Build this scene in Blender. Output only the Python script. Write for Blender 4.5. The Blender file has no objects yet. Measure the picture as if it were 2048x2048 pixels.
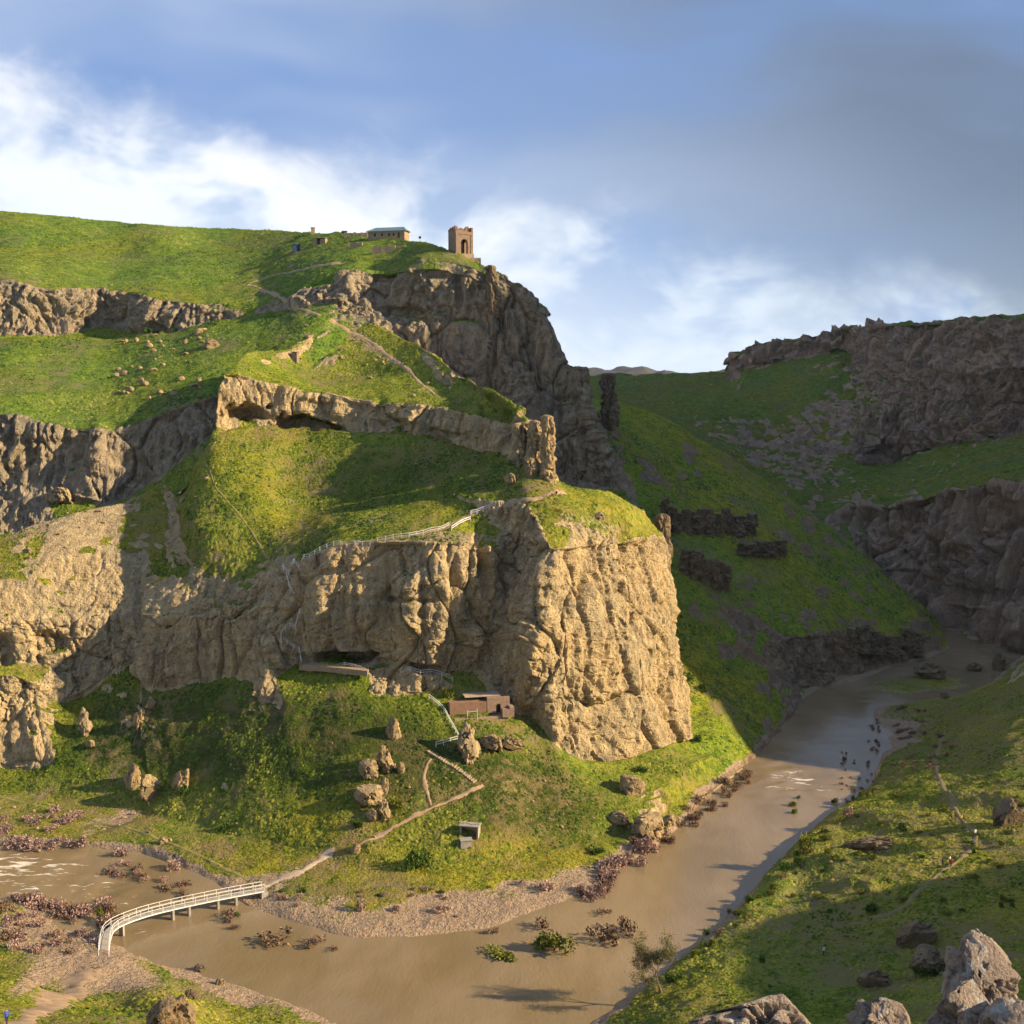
import bpy, bmesh, math, random
import numpy as np
from mathutils import Vector, Matrix

scene = bpy.context.scene
COL = scene.collection
random.seed(7)
R = math.radians

# ------------------------------------------------------------------ camera
FPX, HROW, CAMZ = 2363.0, 770.0, 96.0          # focal length and horizon row for a 2048 px frame
PITCH = math.atan((1024 - HROW) / FPX)
CP, SP = math.cos(PITCH), math.sin(PITCH)
cam_d = bpy.data.cameras.new('camera')
cam_d.sensor_width = 36.0
cam_d.lens = 36.0 * FPX / 2048
cam_d.clip_start = 0.5
cam_d.clip_end = 20000
cam = bpy.data.objects.new('camera', cam_d)
cam.location = (0, 0, CAMZ)
cam.rotation_euler = (R(90) - PITCH, 0, 0)
COL.objects.link(cam)
scene.camera = cam

# ------------------------------------------------------------------ light
SUN_EL, SUN_BACK = R(23.5), R(10)                 # elevation; how far behind the camera plane the sun stands on the right
SUN = Vector((math.cos(SUN_EL) * math.cos(SUN_BACK), -math.cos(SUN_EL) * math.sin(SUN_BACK), math.sin(SUN_EL)))
sun_d = bpy.data.lights.new('sun', 'SUN')
sun_d.energy = 5.0
sun_d.angle = R(0.5)
sun_d.color = (1.0, 0.79, 0.50)
sun = bpy.data.objects.new('sun', sun_d)
sun.rotation_euler = SUN.to_track_quat('Z', 'Y').to_euler()
sun.location = SUN * 900
COL.objects.link(sun)

scene.cycles.use_adaptive_sampling = True
scene.cycles.adaptive_threshold = .03
scene.cycles.max_bounces = 3
scene.cycles.diffuse_bounces = 2
scene.cycles.glossy_bounces = 2
scene.cycles.transmission_bounces = 2
scene.cycles.transparent_max_bounces = 4
scene.view_settings.view_transform = 'Standard'
scene.view_settings.look = 'None'
scene.view_settings.exposure = 1.12
scene.view_settings.gamma = 1.0
scene.view_settings.use_curve_mapping = False


class NT:
    """small helper around a node tree"""
    def __init__(self, tree):
        self.t = tree
        self.n = tree.nodes
        self.l = tree.links

    def put(self, sock, val):
        if val is None:
            return
        if hasattr(val, 'is_output'):
            self.l.new(val, sock)
        else:
            try:
                sock.default_value = val
            except Exception:
                sock.default_value = (*val, 1.0)

    def math(self, op, a, b=None, c=None, clamp=False):
        n = self.n.new('ShaderNodeMath')
        n.operation = op
        n.use_clamp = clamp
        for i, v in enumerate((a, b, c)):
            if v is not None:
                self.put(n.inputs[i], v)
        return n.outputs[0]

    def vmath(self, op, a, b=None):
        n = self.n.new('ShaderNodeVectorMath')
        n.operation = op
        self.put(n.inputs[0], a)
        if b is not None:
            self.put(n.inputs[1], b)
        return n.outputs['Value'] if op in ('DOT_PRODUCT', 'LENGTH') else n.outputs[0]

    def step(self, x, lo, hi):
        n = self.n.new('ShaderNodeMapRange')
        n.interpolation_type = 'SMOOTHSTEP'
        n.inputs['From Min'].default_value = lo
        n.inputs['From Max'].default_value = hi
        self.put(n.inputs['Value'], x)
        return n.outputs['Result']

    def mix(self, f, a, b, blend='MIX'):
        n = self.n.new('ShaderNodeMix')
        n.data_type = 'RGBA'
        n.blend_type = blend
        n.clamp_factor = True
        self.put(n.inputs['Factor'], f)
        self.put(n.inputs['A'], (*a, 1) if isinstance(a, tuple) and len(a) == 3 else a)
        self.put(n.inputs['B'], (*b, 1) if isinstance(b, tuple) and len(b) == 3 else b)
        return n.outputs['Result']

    def noise(self, vec, scale, detail=3, rough=.55, dist=0.0):
        n = self.n.new('ShaderNodeTexNoise')
        n.inputs['Scale'].default_value = scale
        n.inputs['Detail'].default_value = detail
        n.inputs['Roughness'].default_value = rough
        n.inputs['Distortion'].default_value = dist
        self.put(n.inputs['Vector'], vec)
        return n.outputs['Fac']

    def voronoi(self, vec, scale, feature='F1'):
        n = self.n.new('ShaderNodeTexVoronoi')
        n.feature = feature
        n.inputs['Scale'].default_value = scale
        self.put(n.inputs['Vector'], vec)
        return n.outputs['Distance']

    def mapping(self, vec, scale=(1, 1, 1), rot=(0, 0, 0)):
        n = self.n.new('ShaderNodeMapping')
        n.inputs['Scale'].default_value = scale
        n.inputs['Rotation'].default_value = rot
        self.put(n.inputs['Vector'], vec)
        return n.outputs[0]

    def attr(self, name):
        n = self.n.new('ShaderNodeAttribute')
        n.attribute_name = name
        return n.outputs['Fac']

    def bump(self, h, strength, dist, normal=None):
        n = self.n.new('ShaderNodeBump')
        n.inputs['Strength'].default_value = strength
        n.inputs['Distance'].default_value = dist
        self.put(n.inputs['Height'], h)
        if normal is not None:
            self.put(n.inputs['Normal'], normal)
        return n.outputs[0]


# ------------------------------------------------------------------ sky
world = bpy.data.worlds.new('World')
scene.world = world
world.use_nodes = True
world.node_tree.nodes.clear()
w = NT(world.node_tree)
sky = w.n.new('ShaderNodeTexSky')
sky.sky_type = 'NISHITA'
sky.sun_disc = False
sky.sun_elevation = SUN_EL
sky.sun_rotation = math.atan2(SUN.x, SUN.y)
sky.altitude = 1500
sky.air_density = 1.0
sky.dust_density = 0.6
sky.ozone_density = 2.0
tc = w.n.new('ShaderNodeTexCoord')
D = tc.outputs['Generated']
SKYS = 0.08
# cloud bank: a belt along a tilted great circle, low over the hills
wn = w.n.new('ShaderNodeTexNoise'); wn.inputs['Scale'].default_value = 5.0; wn.inputs['Detail'].default_value = 2
w.put(wn.inputs['Vector'], D)
Dw = w.vmath('ADD', D, w.vmath('MULTIPLY', w.vmath('SUBTRACT', wn.outputs['Color'], (.5, .5, .5)), (.09, .09, .09)))
s = w.vmath('DOT_PRODUCT', D, (.222, 0, .975))
roty = (0, R(-13), 0)
n1 = w.noise(w.mapping(Dw, (7, 7, 10), roty), 1.1, 5, .60)
n2 = w.noise(w.mapping(Dw, (8, 8, 14), roty), 1.0, 4, .58)
n3 = w.noise(w.mapping(Dw, (1.6, 1.6, 6.5), (0, R(-27), 0)), 1.2, 3, .5)
se = w.math('ADD', s, w.math('MULTIPLY', w.math('SUBTRACT', n1, .5), .17))
bank = w.math('SUBTRACT', 1.0, w.step(se, .085, .175))
blue = w.mix(w.step(n3, .36, .64), (.105, .170, .325), (.21, .26, .37))      # veiled blue above the bank
hi = w.step(w.vmath('DOT_PRODUCT', D, (.62, .15, .80)), .22, .50)
hi = w.math('MULTIPLY', hi, w.math('MULTIPLY', w.step(n3, .22, .55), w.math('SUBTRACT', 1.0, w.step(s, .50, .75))))
veil = w.mix(w.math('MULTIPLY', hi, .95), blue, w.mix(w.step(w.vmath('DOT_PRODUCT', D, (.62, .15, .80)), .33, .55), (.125, .15, .20), (.070, .088, .122)))            # grey rain cloud overhead
skyc = w.vmath('MULTIPLY', sky.outputs[0], (SKYS, SKYS, SKYS))
base = w.mix(.85, skyc, veil)
left = w.step(w.vmath('DOT_PRODUCT', D, (-1, .2, 0)), -.05, .40)
core = w.step(w.math('ADD', n2, w.math('MULTIPLY', left, .03)), .38, .60)
white = w.mix(left, (.38, .43, .49), (.52, .525, .535))
cloud = w.mix(core, (.17, .24, .37), white)
lowband = w.math('MULTIPLY', w.math('SUBTRACT', 1.0, w.step(s, .02, .16)), .72)
cloud = w.mix(lowband, cloud, (.42, .47, .53))
final = w.mix(w.math('MULTIPLY', bank, .97), base, cloud)
bg = w.n.new('ShaderNodeBackground')
w.put(bg.inputs['Color'], final)
bg.inputs['Strength'].default_value = 1.0
world.cycles.sampling_method = 'MANUAL'
world.cycles.sample_map_resolution = 512
wo = w.n.new('ShaderNodeOutputWorld')
w.l.new(bg.outputs[0], wo.inputs['Surface'])


# ------------------------------------------------------------------ geometry helpers
def rayd(u, v):
    xc, yc = (u - 1024) / FPX, (1024 - v) / FPX
    return Vector((xc, CP + SP * yc, -SP + CP * yc))


def atY(u, v, Y):
    d = rayd(u, v)
    return Vector((0, 0, CAMZ)) + d * (Y / d.y)


def atZ(u, v, z):
    d = rayd(u, v)
    return Vector((0, 0, CAMZ)) + d * ((z - CAMZ) / d.z)


TAB = np.random.RandomState(3).rand(65536).astype(np.float32)


def vnoise(x, y, z, seed=0):
    x = np.asarray(x, np.float32); y = np.asarray(y, np.float32); z = np.asarray(z, np.float32)
    xi = np.floor(x); yi = np.floor(y); zi = np.floor(z)
    fx = x - xi; fy = y - yi; fz = z - zi
    fx = fx * fx * fx * (fx * (fx * 6 - 15) + 10)
    fy = fy * fy * fy * (fy * (fy * 6 - 15) + 10)
    fz = fz * fz * fz * (fz * (fz * 6 - 15) + 10)
    xi = xi.astype(np.int64); yi = yi.astype(np.int64); zi = zi.astype(np.int64) + seed * 101
    hx0 = xi * 73856093; hx1 = hx0 + 73856093
    hy0 = yi * 19349663; hy1 = hy0 + 19349663
    hz0 = zi * 83492791; hz1 = hz0 + 83492791

    def g(a, b, c):
        h = a ^ b ^ c
        h = (h ^ (h >> 13)) * 1274126177
        return TAB[(h >> 8) & 65535]
    a = g(hx0, hy0, hz0) * (1 - fx) + g(hx1, hy0, hz0) * fx
    b = g(hx0, hy1, hz0) * (1 - fx) + g(hx1, hy1, hz0) * fx
    c = g(hx0, hy0, hz1) * (1 - fx) + g(hx1, hy0, hz1) * fx
    d = g(hx0, hy1, hz1) * (1 - fx) + g(hx1, hy1, hz1) * fx
    return ((a * (1 - fy) + b * fy) * (1 - fz) + (c * (1 - fy) + d * fy) * fz) * 2 - 1


def fbm(x, y, z, o=3, seed=0):
    r = 0; a = 1.0
    for i in range(o):
        r = r + a * vnoise(x * 2 ** i, y * 2 ** i, z * 2 ** i, seed + i * 7)
        a *= .5
    return r


def billow(x, y, z, o=2, seed=0):
    r = 0; a = 1.0
    for i in range(o):
        r = r + a * (np.abs(vnoise(x * 2 ** i, y * 2 ** i, z * 2 ** i, seed + i * 7)) * 2 - .6)
        a *= .5
    return r


def cells(x, y, z, seed=0):
    """distance to the nearest and second nearest feature point of a jittered lattice"""
    x = np.asarray(x, np.float32); y = np.asarray(y, np.float32); z = np.asarray(z, np.float32)
    xi = np.floor(x).astype(np.int64); yi = np.floor(y).astype(np.int64); zi = np.floor(z).astype(np.int64)
    fx = x - xi; fy = y - yi; fz = z - zi
    f1 = np.full(x.shape, 9, np.float32); f2 = f1.copy(); idr = f1 * 0
    for i in (-1, 0, 1):
        for j in (-1, 0, 1):
            for k in (-1, 0, 1):
                h = ((xi + i) * 73856093) ^ ((yi + j) * 19349663) ^ ((zi + k + seed * 31) * 83492791)
                h = (h ^ (h >> 13)) * 1274126177
                d = (i + TAB[(h >> 8) & 65535] - fx) ** 2 + (j + TAB[(h >> 13) & 65535] - fy) ** 2 + (k + TAB[(h >> 17) & 65535] - fz) ** 2
                idr = np.where(d < f1, TAB[(h >> 11) & 65535], idr)
                f2 = np.minimum(f2, np.maximum(f1, d)); f1 = np.minimum(f1, d)
    return np.sqrt(f1), np.sqrt(f2), idr


def blocks(x, y, z, seed, cap=.30, crack=.5):
    """joint blocks: every cell its own offset, with a crack between neighbours"""
    f1, f2, r = cells(x, y, z, seed)
    t = np.clip((f2 - f1) / cap, 0, 1)
    return (r - .5) * 1.6 - crack * (1 - t) ** 2 - .25 * f1


def pixel_of(P):
    dx, dy, dz = P[..., 0], P[..., 1], P[..., 2] - CAMZ
    f = dy * CP - dz * SP
    up = dy * SP + dz * CP
    return 1024 + FPX * dx / f, 1024 - FPX * up / f


def sstep(x, lo, hi):
    t = np.clip((x - lo) / (hi - lo), 0, 1)
    return t * t * (3 - 2 * t)


def grid_normals(P):
    du = np.gradient(P, axis=0); dv = np.gradient(P, axis=1)
    n = np.cross(du, dv)
    return n / (np.linalg.norm(n, axis=2, keepdims=True) + 1e-9)


def box(a, k):
    for ax in (0, 1):
        pad = [(0, 0)] * a.ndim; pad[ax] = (k, k)
        p = np.pad(a, pad, mode='edge')
        c = np.cumsum(p, axis=ax, dtype=np.float64)
        n = a.shape[ax]
        lo = np.take(c, np.arange(0, n), axis=ax); hi = np.take(c, np.arange(2 * k, 2 * k + n), axis=ax)
        first = np.take(p, np.arange(0, n), axis=ax)
        a = ((hi - lo + first) / (2 * k + 1)).astype(np.float32)
    return a


def mesh_np(name, verts, quads, mat, smooth=True, attrs=None, tris=None, sm=None):
    me = bpy.data.meshes.new(name)
    verts = np.asarray(verts, np.float32)
    quads = np.asarray(quads, np.int32).reshape(-1, 4)
    nt = 0 if tris is None else len(tris)
    me.vertices.add(len(verts)); me.vertices.foreach_set('co', verts.ravel())
    nl = quads.size + nt * 3
    me.loops.add(nl)
    li = quads.ravel()
    if nt:
        li = np.concatenate([li, np.asarray(tris, np.int32).ravel()])
    me.loops.foreach_set('vertex_index', li)
    me.polygons.add(len(quads) + nt)
    st = np.arange(len(quads)) * 4
    if nt:
        st = np.concatenate([st, quads.size + np.arange(nt) * 3])
    me.polygons.foreach_set('loop_start', st.astype(np.int32))
    me.polygons.foreach_set('use_smooth', np.full(len(st), smooth) if sm is None else sm)
    for k, a in (attrs or {}).items():
        at = me.attributes.new(k, 'FLOAT', 'POINT')
        at.data.foreach_set('value', np.asarray(a, np.float32).ravel())
    me.update(calc_edges=True)
    me.validate()
    if mat:
        me.materials.append(mat)
    o = bpy.data.objects.new(name, me)
    COL.objects.link(o)
    return o


def solve_net(cols):
    """columns of (u, v, spec): spec = slope in degrees from the point before, ('z',h) or ('Y',d); ('W',x,y,z); ('B',dy,dz)"""
    out = []
    for c in cols:
        pts = []
        for p in c:
            if p[0] == 'W':
                q = Vector(p[1:])
            elif p[0] == 'B':
                q = pts[-1] + Vector((p[3] if len(p) > 3 else 0, p[1], p[2]))
            else:
                u, v, sp = p
                if isinstance(sp, tuple):
                    q = atZ(u, v, sp[1]) if sp[0] == 'z' else atY(u, v, sp[1])
                else:
                    d = rayd(u, v); k = d.z / d.y
                    t = math.tan(R(sp)); a = pts[-1]
                    Y = (a.z - t * a.y - CAMZ) / (k - t)
                    q = atY(u, v, Y)
            pts.append(q)
        out.append(pts)
    return np.array([[tuple(p) for p in c] for c in out], np.float32)


def hermite_cols(W, n_per):
    """smooth interpolation across columns"""
    C = len(W)
    out = []
    m = np.zeros_like(W)
    d = W[1:] - W[:-1]
    m[1:-1] = .5 * (d[1:] + d[:-1]); m[0] = d[0]; m[-1] = d[-1]
    # limit tangents so that the curve does not overshoot
    for i in range(1, C - 1):
        a, b = d[i - 1], d[i]
        s = np.sign(a) * np.sign(b)
        lim = 2.0 * np.minimum(np.abs(a), np.abs(b))
        m[i] = np.where(s <= 0, m[i] * .25, np.sign(m[i]) * np.minimum(np.abs(m[i]), lim))
    for i in range(C - 1):
        n = n_per[i]
        t = (np.arange(n) / n)[:, None, None].astype(np.float32)
        h = (2 * t**3 - 3 * t**2 + 1) * W[i] + (t**3 - 2 * t**2 + t) * m[i] + (-2 * t**3 + 3 * t**2) * W[i + 1] + (t**3 - t**2) * m[i + 1]
        out.append(h)
    out.append(W[-1][None])
    return np.concatenate(out, 0)


def spots(P, lst):
    pu, pv = pixel_of(P)
    r = np.zeros(P.shape[:2], np.float32)
    for (u0, v0, ru, rv, ang, k) in lst:
        ca, sa = math.cos(R(ang)), math.sin(R(ang))
        du, dv = pu - u0, pv - v0
        a = (du * ca + dv * sa) / ru; b = (-du * sa + dv * ca) / rv
        r += k * np.exp(-(a * a + b * b) ** 1.5)
    return r


GROUND_DIRT = {}


def build_patch(name, cols, mat, cell=.5, cells=None, rails_rock=None, amp=1.0, scale=1.0, grass_amp=1.0, flip=False, soft=2, colmul=None, sculpt=None, dirt=None, rocky=None, soil=None, dry=None, grassy=None, mott=.09, colm=.35, rockw=None, calm=None, herb_shade=None):
    W = solve_net(cols) if not isinstance(cols, np.ndarray) else cols
    C, Rr = W.shape[:2]
    dl = np.linalg.norm(W[1:] - W[:-1], axis=2)
    n_per = [max(2, int(np.percentile(dl[i], 70) / cell / (colmul[i] if colmul else 1))) for i in range(C - 1)]
    G = hermite_cols(W, n_per)
    rr = np.zeros(Rr, np.float32) if rails_rock is None else np.array(rails_rock, np.float32)
    rows, rb = [], []
    vl = np.percentile(np.linalg.norm(W[:, 1:] - W[:, :-1], axis=2), 80, axis=0)
    for j in range(Rr - 1):
        cs = cell if cells is None else cells[j]
        n = max(2, int(vl[j] / cs))
        t = (np.arange(n) / n)[None, :, None].astype(np.float32)
        rows.append(G[:, j:j + 1] * (1 - t) + G[:, j + 1:j + 2] * t)
        rb.append(np.full(n, rr[j]))
    rows.append(G[:, -1:]); rb.append([rr[-1]])
    P = np.concatenate(rows, 1).astype(np.float32)
    rb = np.concatenate(rb).astype(np.float32)
    if soft:
        P = box(P, soft)
    n = grid_normals(P)
    if np.mean(n[..., 2]) < 0:
        n = -n; flip = not flip
    x, y, z = P[..., 0], P[..., 1], P[..., 2]
    nz = np.abs(box(n[..., 2], 2))
    edge = fbm(x / 7, y / 7, z / 7, 2, 11)
    wrk = sstep(nz - mott * edge - rb[None, :], .83, .60)
    if rockw:
        wrk = np.maximum(wrk, np.clip(spots(P, rockw) + .35 * edge, 0, 1))
    if grassy:
        gg = np.clip(spots(P, grassy), 0, 1)
        wrk = wrk * (1 - gg)
    S = scale
    # rock forms: buttresses, bulges with crisp crevices, blocks, grit
    wx = x + 2.5 * S * vnoise(x / 9 / S, y / 9 / S, z / 9 / S, 5)
    wz = z + 2.0 * S * vnoise(x / 8 / S, y / 8 / S, z / 8 / S, 6)
    rock = 2.2 * fbm(wx / 15 / S, y / 15 / S, wz / 48 / S, 2, 21)
    rock = rock + .30 * vnoise(x / 30 / S, y / 30 / S, wz / 1.5 / S, 51)
    rock = rock + .34 * fbm(x / 1.2 / S, y / 1.2 / S, z / 1.5 / S, 2, 61)
    rock = rock + colm * billow(wx / 2.6 / S, y / 2.6 / S, wz / 26 / S, 2, 66)
    sel = wrk > .02
    cx, cy, cz = wx[sel], y[sel], wz[sel]
    am = .35 + .85 * sstep(fbm(cx / 24 / S, cy / 24 / S, cz / 24 / S, 2, 95), -.4, .5)
    stp = sstep(nz[sel], .80, .45)
    rock[sel] += .95 * stp * blocks(cx / 7.5 / S, cy / 7.5 / S, cz / 19 / S, 3, .16, 1.25) + am * .52 * blocks(cx / 2.2 / S, cy / 2.2 / S, cz / 2.6 / S, 4, .25, .6) + .45
    lay = cz / 2.3 / S + .8 * vnoise(cx / 11 / S, cy / 11 / S, cz / 30 / S, 8)
    rock[sel] += (.42 + .25 * (S > 2)) * (TAB[(np.floor(lay).astype(np.int64) * 7919) & 65535] - .5)
    gr = .9 * fbm(x / 26, y / 26, z / 26, 2, 71) + .22 * fbm(x / 4.5, y / 4.5, z / 4.5, 2, 75)
    gr = gr + .10 * fbm(x / 1.25, y / 1.25, z / 1.25, 2, 81)
    rock = rock * (.45 + .55 * sstep(nz, .90, .58))
    if calm:
        rock = rock * (1 - np.clip(spots(P, calm), 0, .85))
    disp = wrk * rock * amp * S + (1 - wrk) * gr * grass_amp
    hn = n.copy(); hn[..., 2] *= (1 - .55 * wrk)
    hn /= np.linalg.norm(hn, axis=2, keepdims=True)
    if sculpt:
        pu, pv = pixel_of(P)
        for (u0, v0, ru, rv, ang, dep, pw) in sculpt:
            ca, sa = math.cos(R(ang)), math.sin(R(ang))
            du, dv_ = pu - u0, pv - v0
            a_ = (du * ca + dv_ * sa) / ru; b_ = (-du * sa + dv_ * ca) / rv
            rr2 = a_ * a_ + b_ * b_
            if pw >= 2:
                rr2 = rr2 * np.clip(1 + .8 * fbm(x / 3.0, y / 3.0, z / 2.0, 2, 97), .35, 3)
            disp = disp + dep * np.exp(-rr2 ** pw)
    low = sstep(z, -.6, 1.2) * .85 + .15                       # keep the shore line
    P = P + hn * (disp * low)[..., None]
    n2 = grid_normals(P)
    if flip is not None:
        n2z = np.abs(n2[..., 2])
    ns = box(n2z.astype(np.float32), 2)
    rk = .62 * sstep(ns, .80, .56) + .46 * wrk + (.07 + mott) * edge
    if grassy:
        rk = rk * (1 - gg)
    if rocky:
        rk = rk + spots(P, rocky)
    rk = sstep(rk, .42, .62)
    dt = np.zeros_like(rk) if dirt is None else dirt(P, rk)
    if soil:
        dt = dt + spots(P, soil)
    dy = np.zeros_like(rk) if not dry else spots(P, dry)
    lu = np.zeros_like(rk) if not herb_shade else np.clip(spots(P, herb_shade), 0, 1)
    nu, nv = P.shape[:2]
    idx = np.arange(nu * nv).reshape(nu, nv)
    q = np.stack([idx[:-1, :-1], idx[1:, :-1], idx[1:, 1:], idx[:-1, 1:]], -1).reshape(-1, 4)
    if flip:
        q = q[:, ::-1]
    o = mesh_np(name, P.reshape(-1, 3), q, mat, True, {'rock': rk, 'dirt': dt, 'dry': dy, 'herb_shade': lu}, sm=(rk[:-1, :-1].reshape(-1) < .5))
    GROUND_DIRT[name] = dt
    o['kind'] = 'structure'
    return o, P, rk


# ------------------------------------------------------------------ materials
def new_mat(name):
    m = bpy.data.materials.new(name)
    m.use_nodes = True
    m.node_tree.nodes.clear()
    t = NT(m.node_tree)
    out = t.n.new('ShaderNodeOutputMaterial')
    bs = t.n.new('ShaderNodeBsdfPrincipled')
    t.l.new(bs.outputs[0], out.inputs['Surface'])
    bs.inputs['Specular IOR Level'].default_value = .25
    return m, t, bs


def geo_pos(t):
    return t.n.new('ShaderNodeNewGeometry').outputs['Position']


def rock_color(t, p, tint=(1, 1, 1)):
    big = t.noise(p, .07, 1)
    mid = t.noise(t.mapping(p, (1, 1, .5)), .5, 3, .65)
    fine = t.noise(p, 2.2, 3, .75)
    streak = t.noise(t.mapping(p, (1, 1, .09)), .55, 2, .6)
    a = t.mix(t.step(big, .35, .65), (.46, .345, .205), (.37, .30, .205))
    a = t.mix(t.step(mid, .46, .66), a, (.56, .435, .26))
    a = t.mix(t.math('MULTIPLY', t.step(streak, .52, .68), .40), a, (.24, .195, .145))
    a = t.mix(t.math('MULTIPLY', t.step(fine, .54, .68), .5), a, (.16, .12, .085))
    pits = t.step(t.voronoi(t.mapping(p, (1, 1, .8)), .95), .22, .06)
    a = t.mix(t.math('MULTIPLY', pits, .55), a, (.07, .055, .04))
    lich = t.step(t.math('ADD', t.math('MULTIPLY', mid, -.5), t.math('ADD', fine, .25)), .52, .66)
    a = t.mix(t.math('MULTIPLY', lich, .45), a, (.15, .14, .055))
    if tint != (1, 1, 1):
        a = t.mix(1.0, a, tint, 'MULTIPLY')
    return a, fine, pits


def terrain_mat(name, dry=0.0, tint=(1, 1, 1), gtint=(1, 1, 1), bump=1.0):
    m, t, bs = new_mat(name)
    p = geo_pos(t)
    rk, fine, pits = rock_color(t, p, tint)
    g1 = t.noise(p, .045, 2, .6)
    g2 = t.noise(p, .30, 2, .65)
    g3 = t.noise(p, 1.4, 2, .75)
    a = t.mix(t.step(g2, .36, .66), (.090, .122, .011), (.225, .232, .022))
    a = t.mix(t.step(g3, .47, .70), a, (.28, .27, .035))
    a = t.mix(t.math('MULTIPLY', t.step(g3, .47, .28), .75), a, (.026, .052, .010))
    lu = t.math('MULTIPLY', t.attr('herb_shade'), t.step(t.math('ADD', t.math('MULTIPLY', g2, .6), t.math('MULTIPLY', g1, .5)), .34, .54))
    a = t.mix(t.math('MULTIPLY', lu, .9), a, (.028, .042, .007))  # dark herb green, deepened to carry the slope's shade
    g0 = t.noise(p, .017, 2, .6)
    a = t.mix(t.step(g0, .38, .62), t.mix(1.0, a, (.80, .97, .95), 'MULTIPLY'), t.mix(1.0, a, (1.12, 1.0, .90), 'MULTIPLY'))
    track = t.step(t.noise(t.mapping(p, (.16, .16, 1.5)), 1.0, 2, .6), .57, .66)
    a = t.mix(t.math('MULTIPLY', track, .38), a, (.17, .135, .070))
    dr = t.math('ADD', t.step(g1, .50 - dry, .72 - dry), t.math('MULTIPLY', t.attr('dry'), 1.0), clamp=True)
    dr = t.math('MULTIPLY', dr, t.step(g2, .34, .62))
    a = t.mix(t.math('MULTIPLY', dr, .8), a, (.175, .135, .065))
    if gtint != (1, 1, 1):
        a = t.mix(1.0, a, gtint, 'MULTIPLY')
    soil = t.mix(t.step(g3, .35, .65), (.25, .17, .105), (.33, .245, .165))
    bare = t.step(t.math('ADD', t.noise(p, .16, 3, .7), t.math('MULTIPLY', t.math('SUBTRACT', g1, .5), .35)), .62, .70)
    a = t.mix(t.math('MULTIPLY', bare, .75), a, (.20, .150, .085))
    a = t.mix(t.step(t.math('ADD', t.attr('dirt'), t.math('MULTIPLY', t.math('SUBTRACT', g3, .5), .9)), .40, .60), a, soil)
    f = t.math('ADD', t.attr('rock'), t.math('MULTIPLY', t.math('SUBTRACT', g3, .5), .8))
    f = t.step(f, .36, .58)
    c = t.mix(f, a, rk)
    t.put(bs.inputs['Base Color'], c)
    bs.inputs['Roughness'].default_value = .95
    bs.inputs['Specular IOR Level'].default_value = .08
    h = t.math('ADD', t.math('MULTIPLY', g3, .8), t.math('MULTIPLY', t.math('SUBTRACT', fine, t.math('MULTIPLY', pits, .6)), t.math('ADD', .4, f)))
    t.put(bs.inputs['Normal'], t.bump(h, .9 * bump, .7))
    return m


MT_MAIN = terrain_mat('grass_and_tan_rock', dry=.05, tint=(1.03, 1.0, .90), gtint=(1.04, .97, .95))
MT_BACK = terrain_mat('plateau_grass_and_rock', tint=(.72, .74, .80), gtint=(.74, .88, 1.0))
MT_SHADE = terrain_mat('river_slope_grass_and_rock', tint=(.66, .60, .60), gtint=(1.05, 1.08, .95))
MT_WALL = terrain_mat('valley_wall_grass_and_rock', tint=(.80, .72, .78), gtint=(.70, .74, .86))  # grass tint dulled towards blue, painting in distance haze
m, t, bs = new_mat('far_hill_haze_tint')
t.put(bs.inputs['Base Color'], t.mix(t.noise(geo_pos(t), .006, 3), (.055, .060, .060), (.095, .085, .085)))  # haze fade painted into the far hills as bluish grey
bs.inputs['Roughness'].default_value = .95
MT_HILL_HAZE = m
MT_NEAR = terrain_mat('near_bank_grass', dry=.13)

# ------------------------------------------------------------------ terrain nets
z_ = lambda h: ('z', h)
Y_ = lambda d: ('Y', d)
EDGE, BANK = z_(-.7), z_(.7)
BEH = [('B', 10, -6), ('B', 5, -4), ('B', 2, -2), ('B', 2, -2), ('B', 4, -6)]

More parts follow.
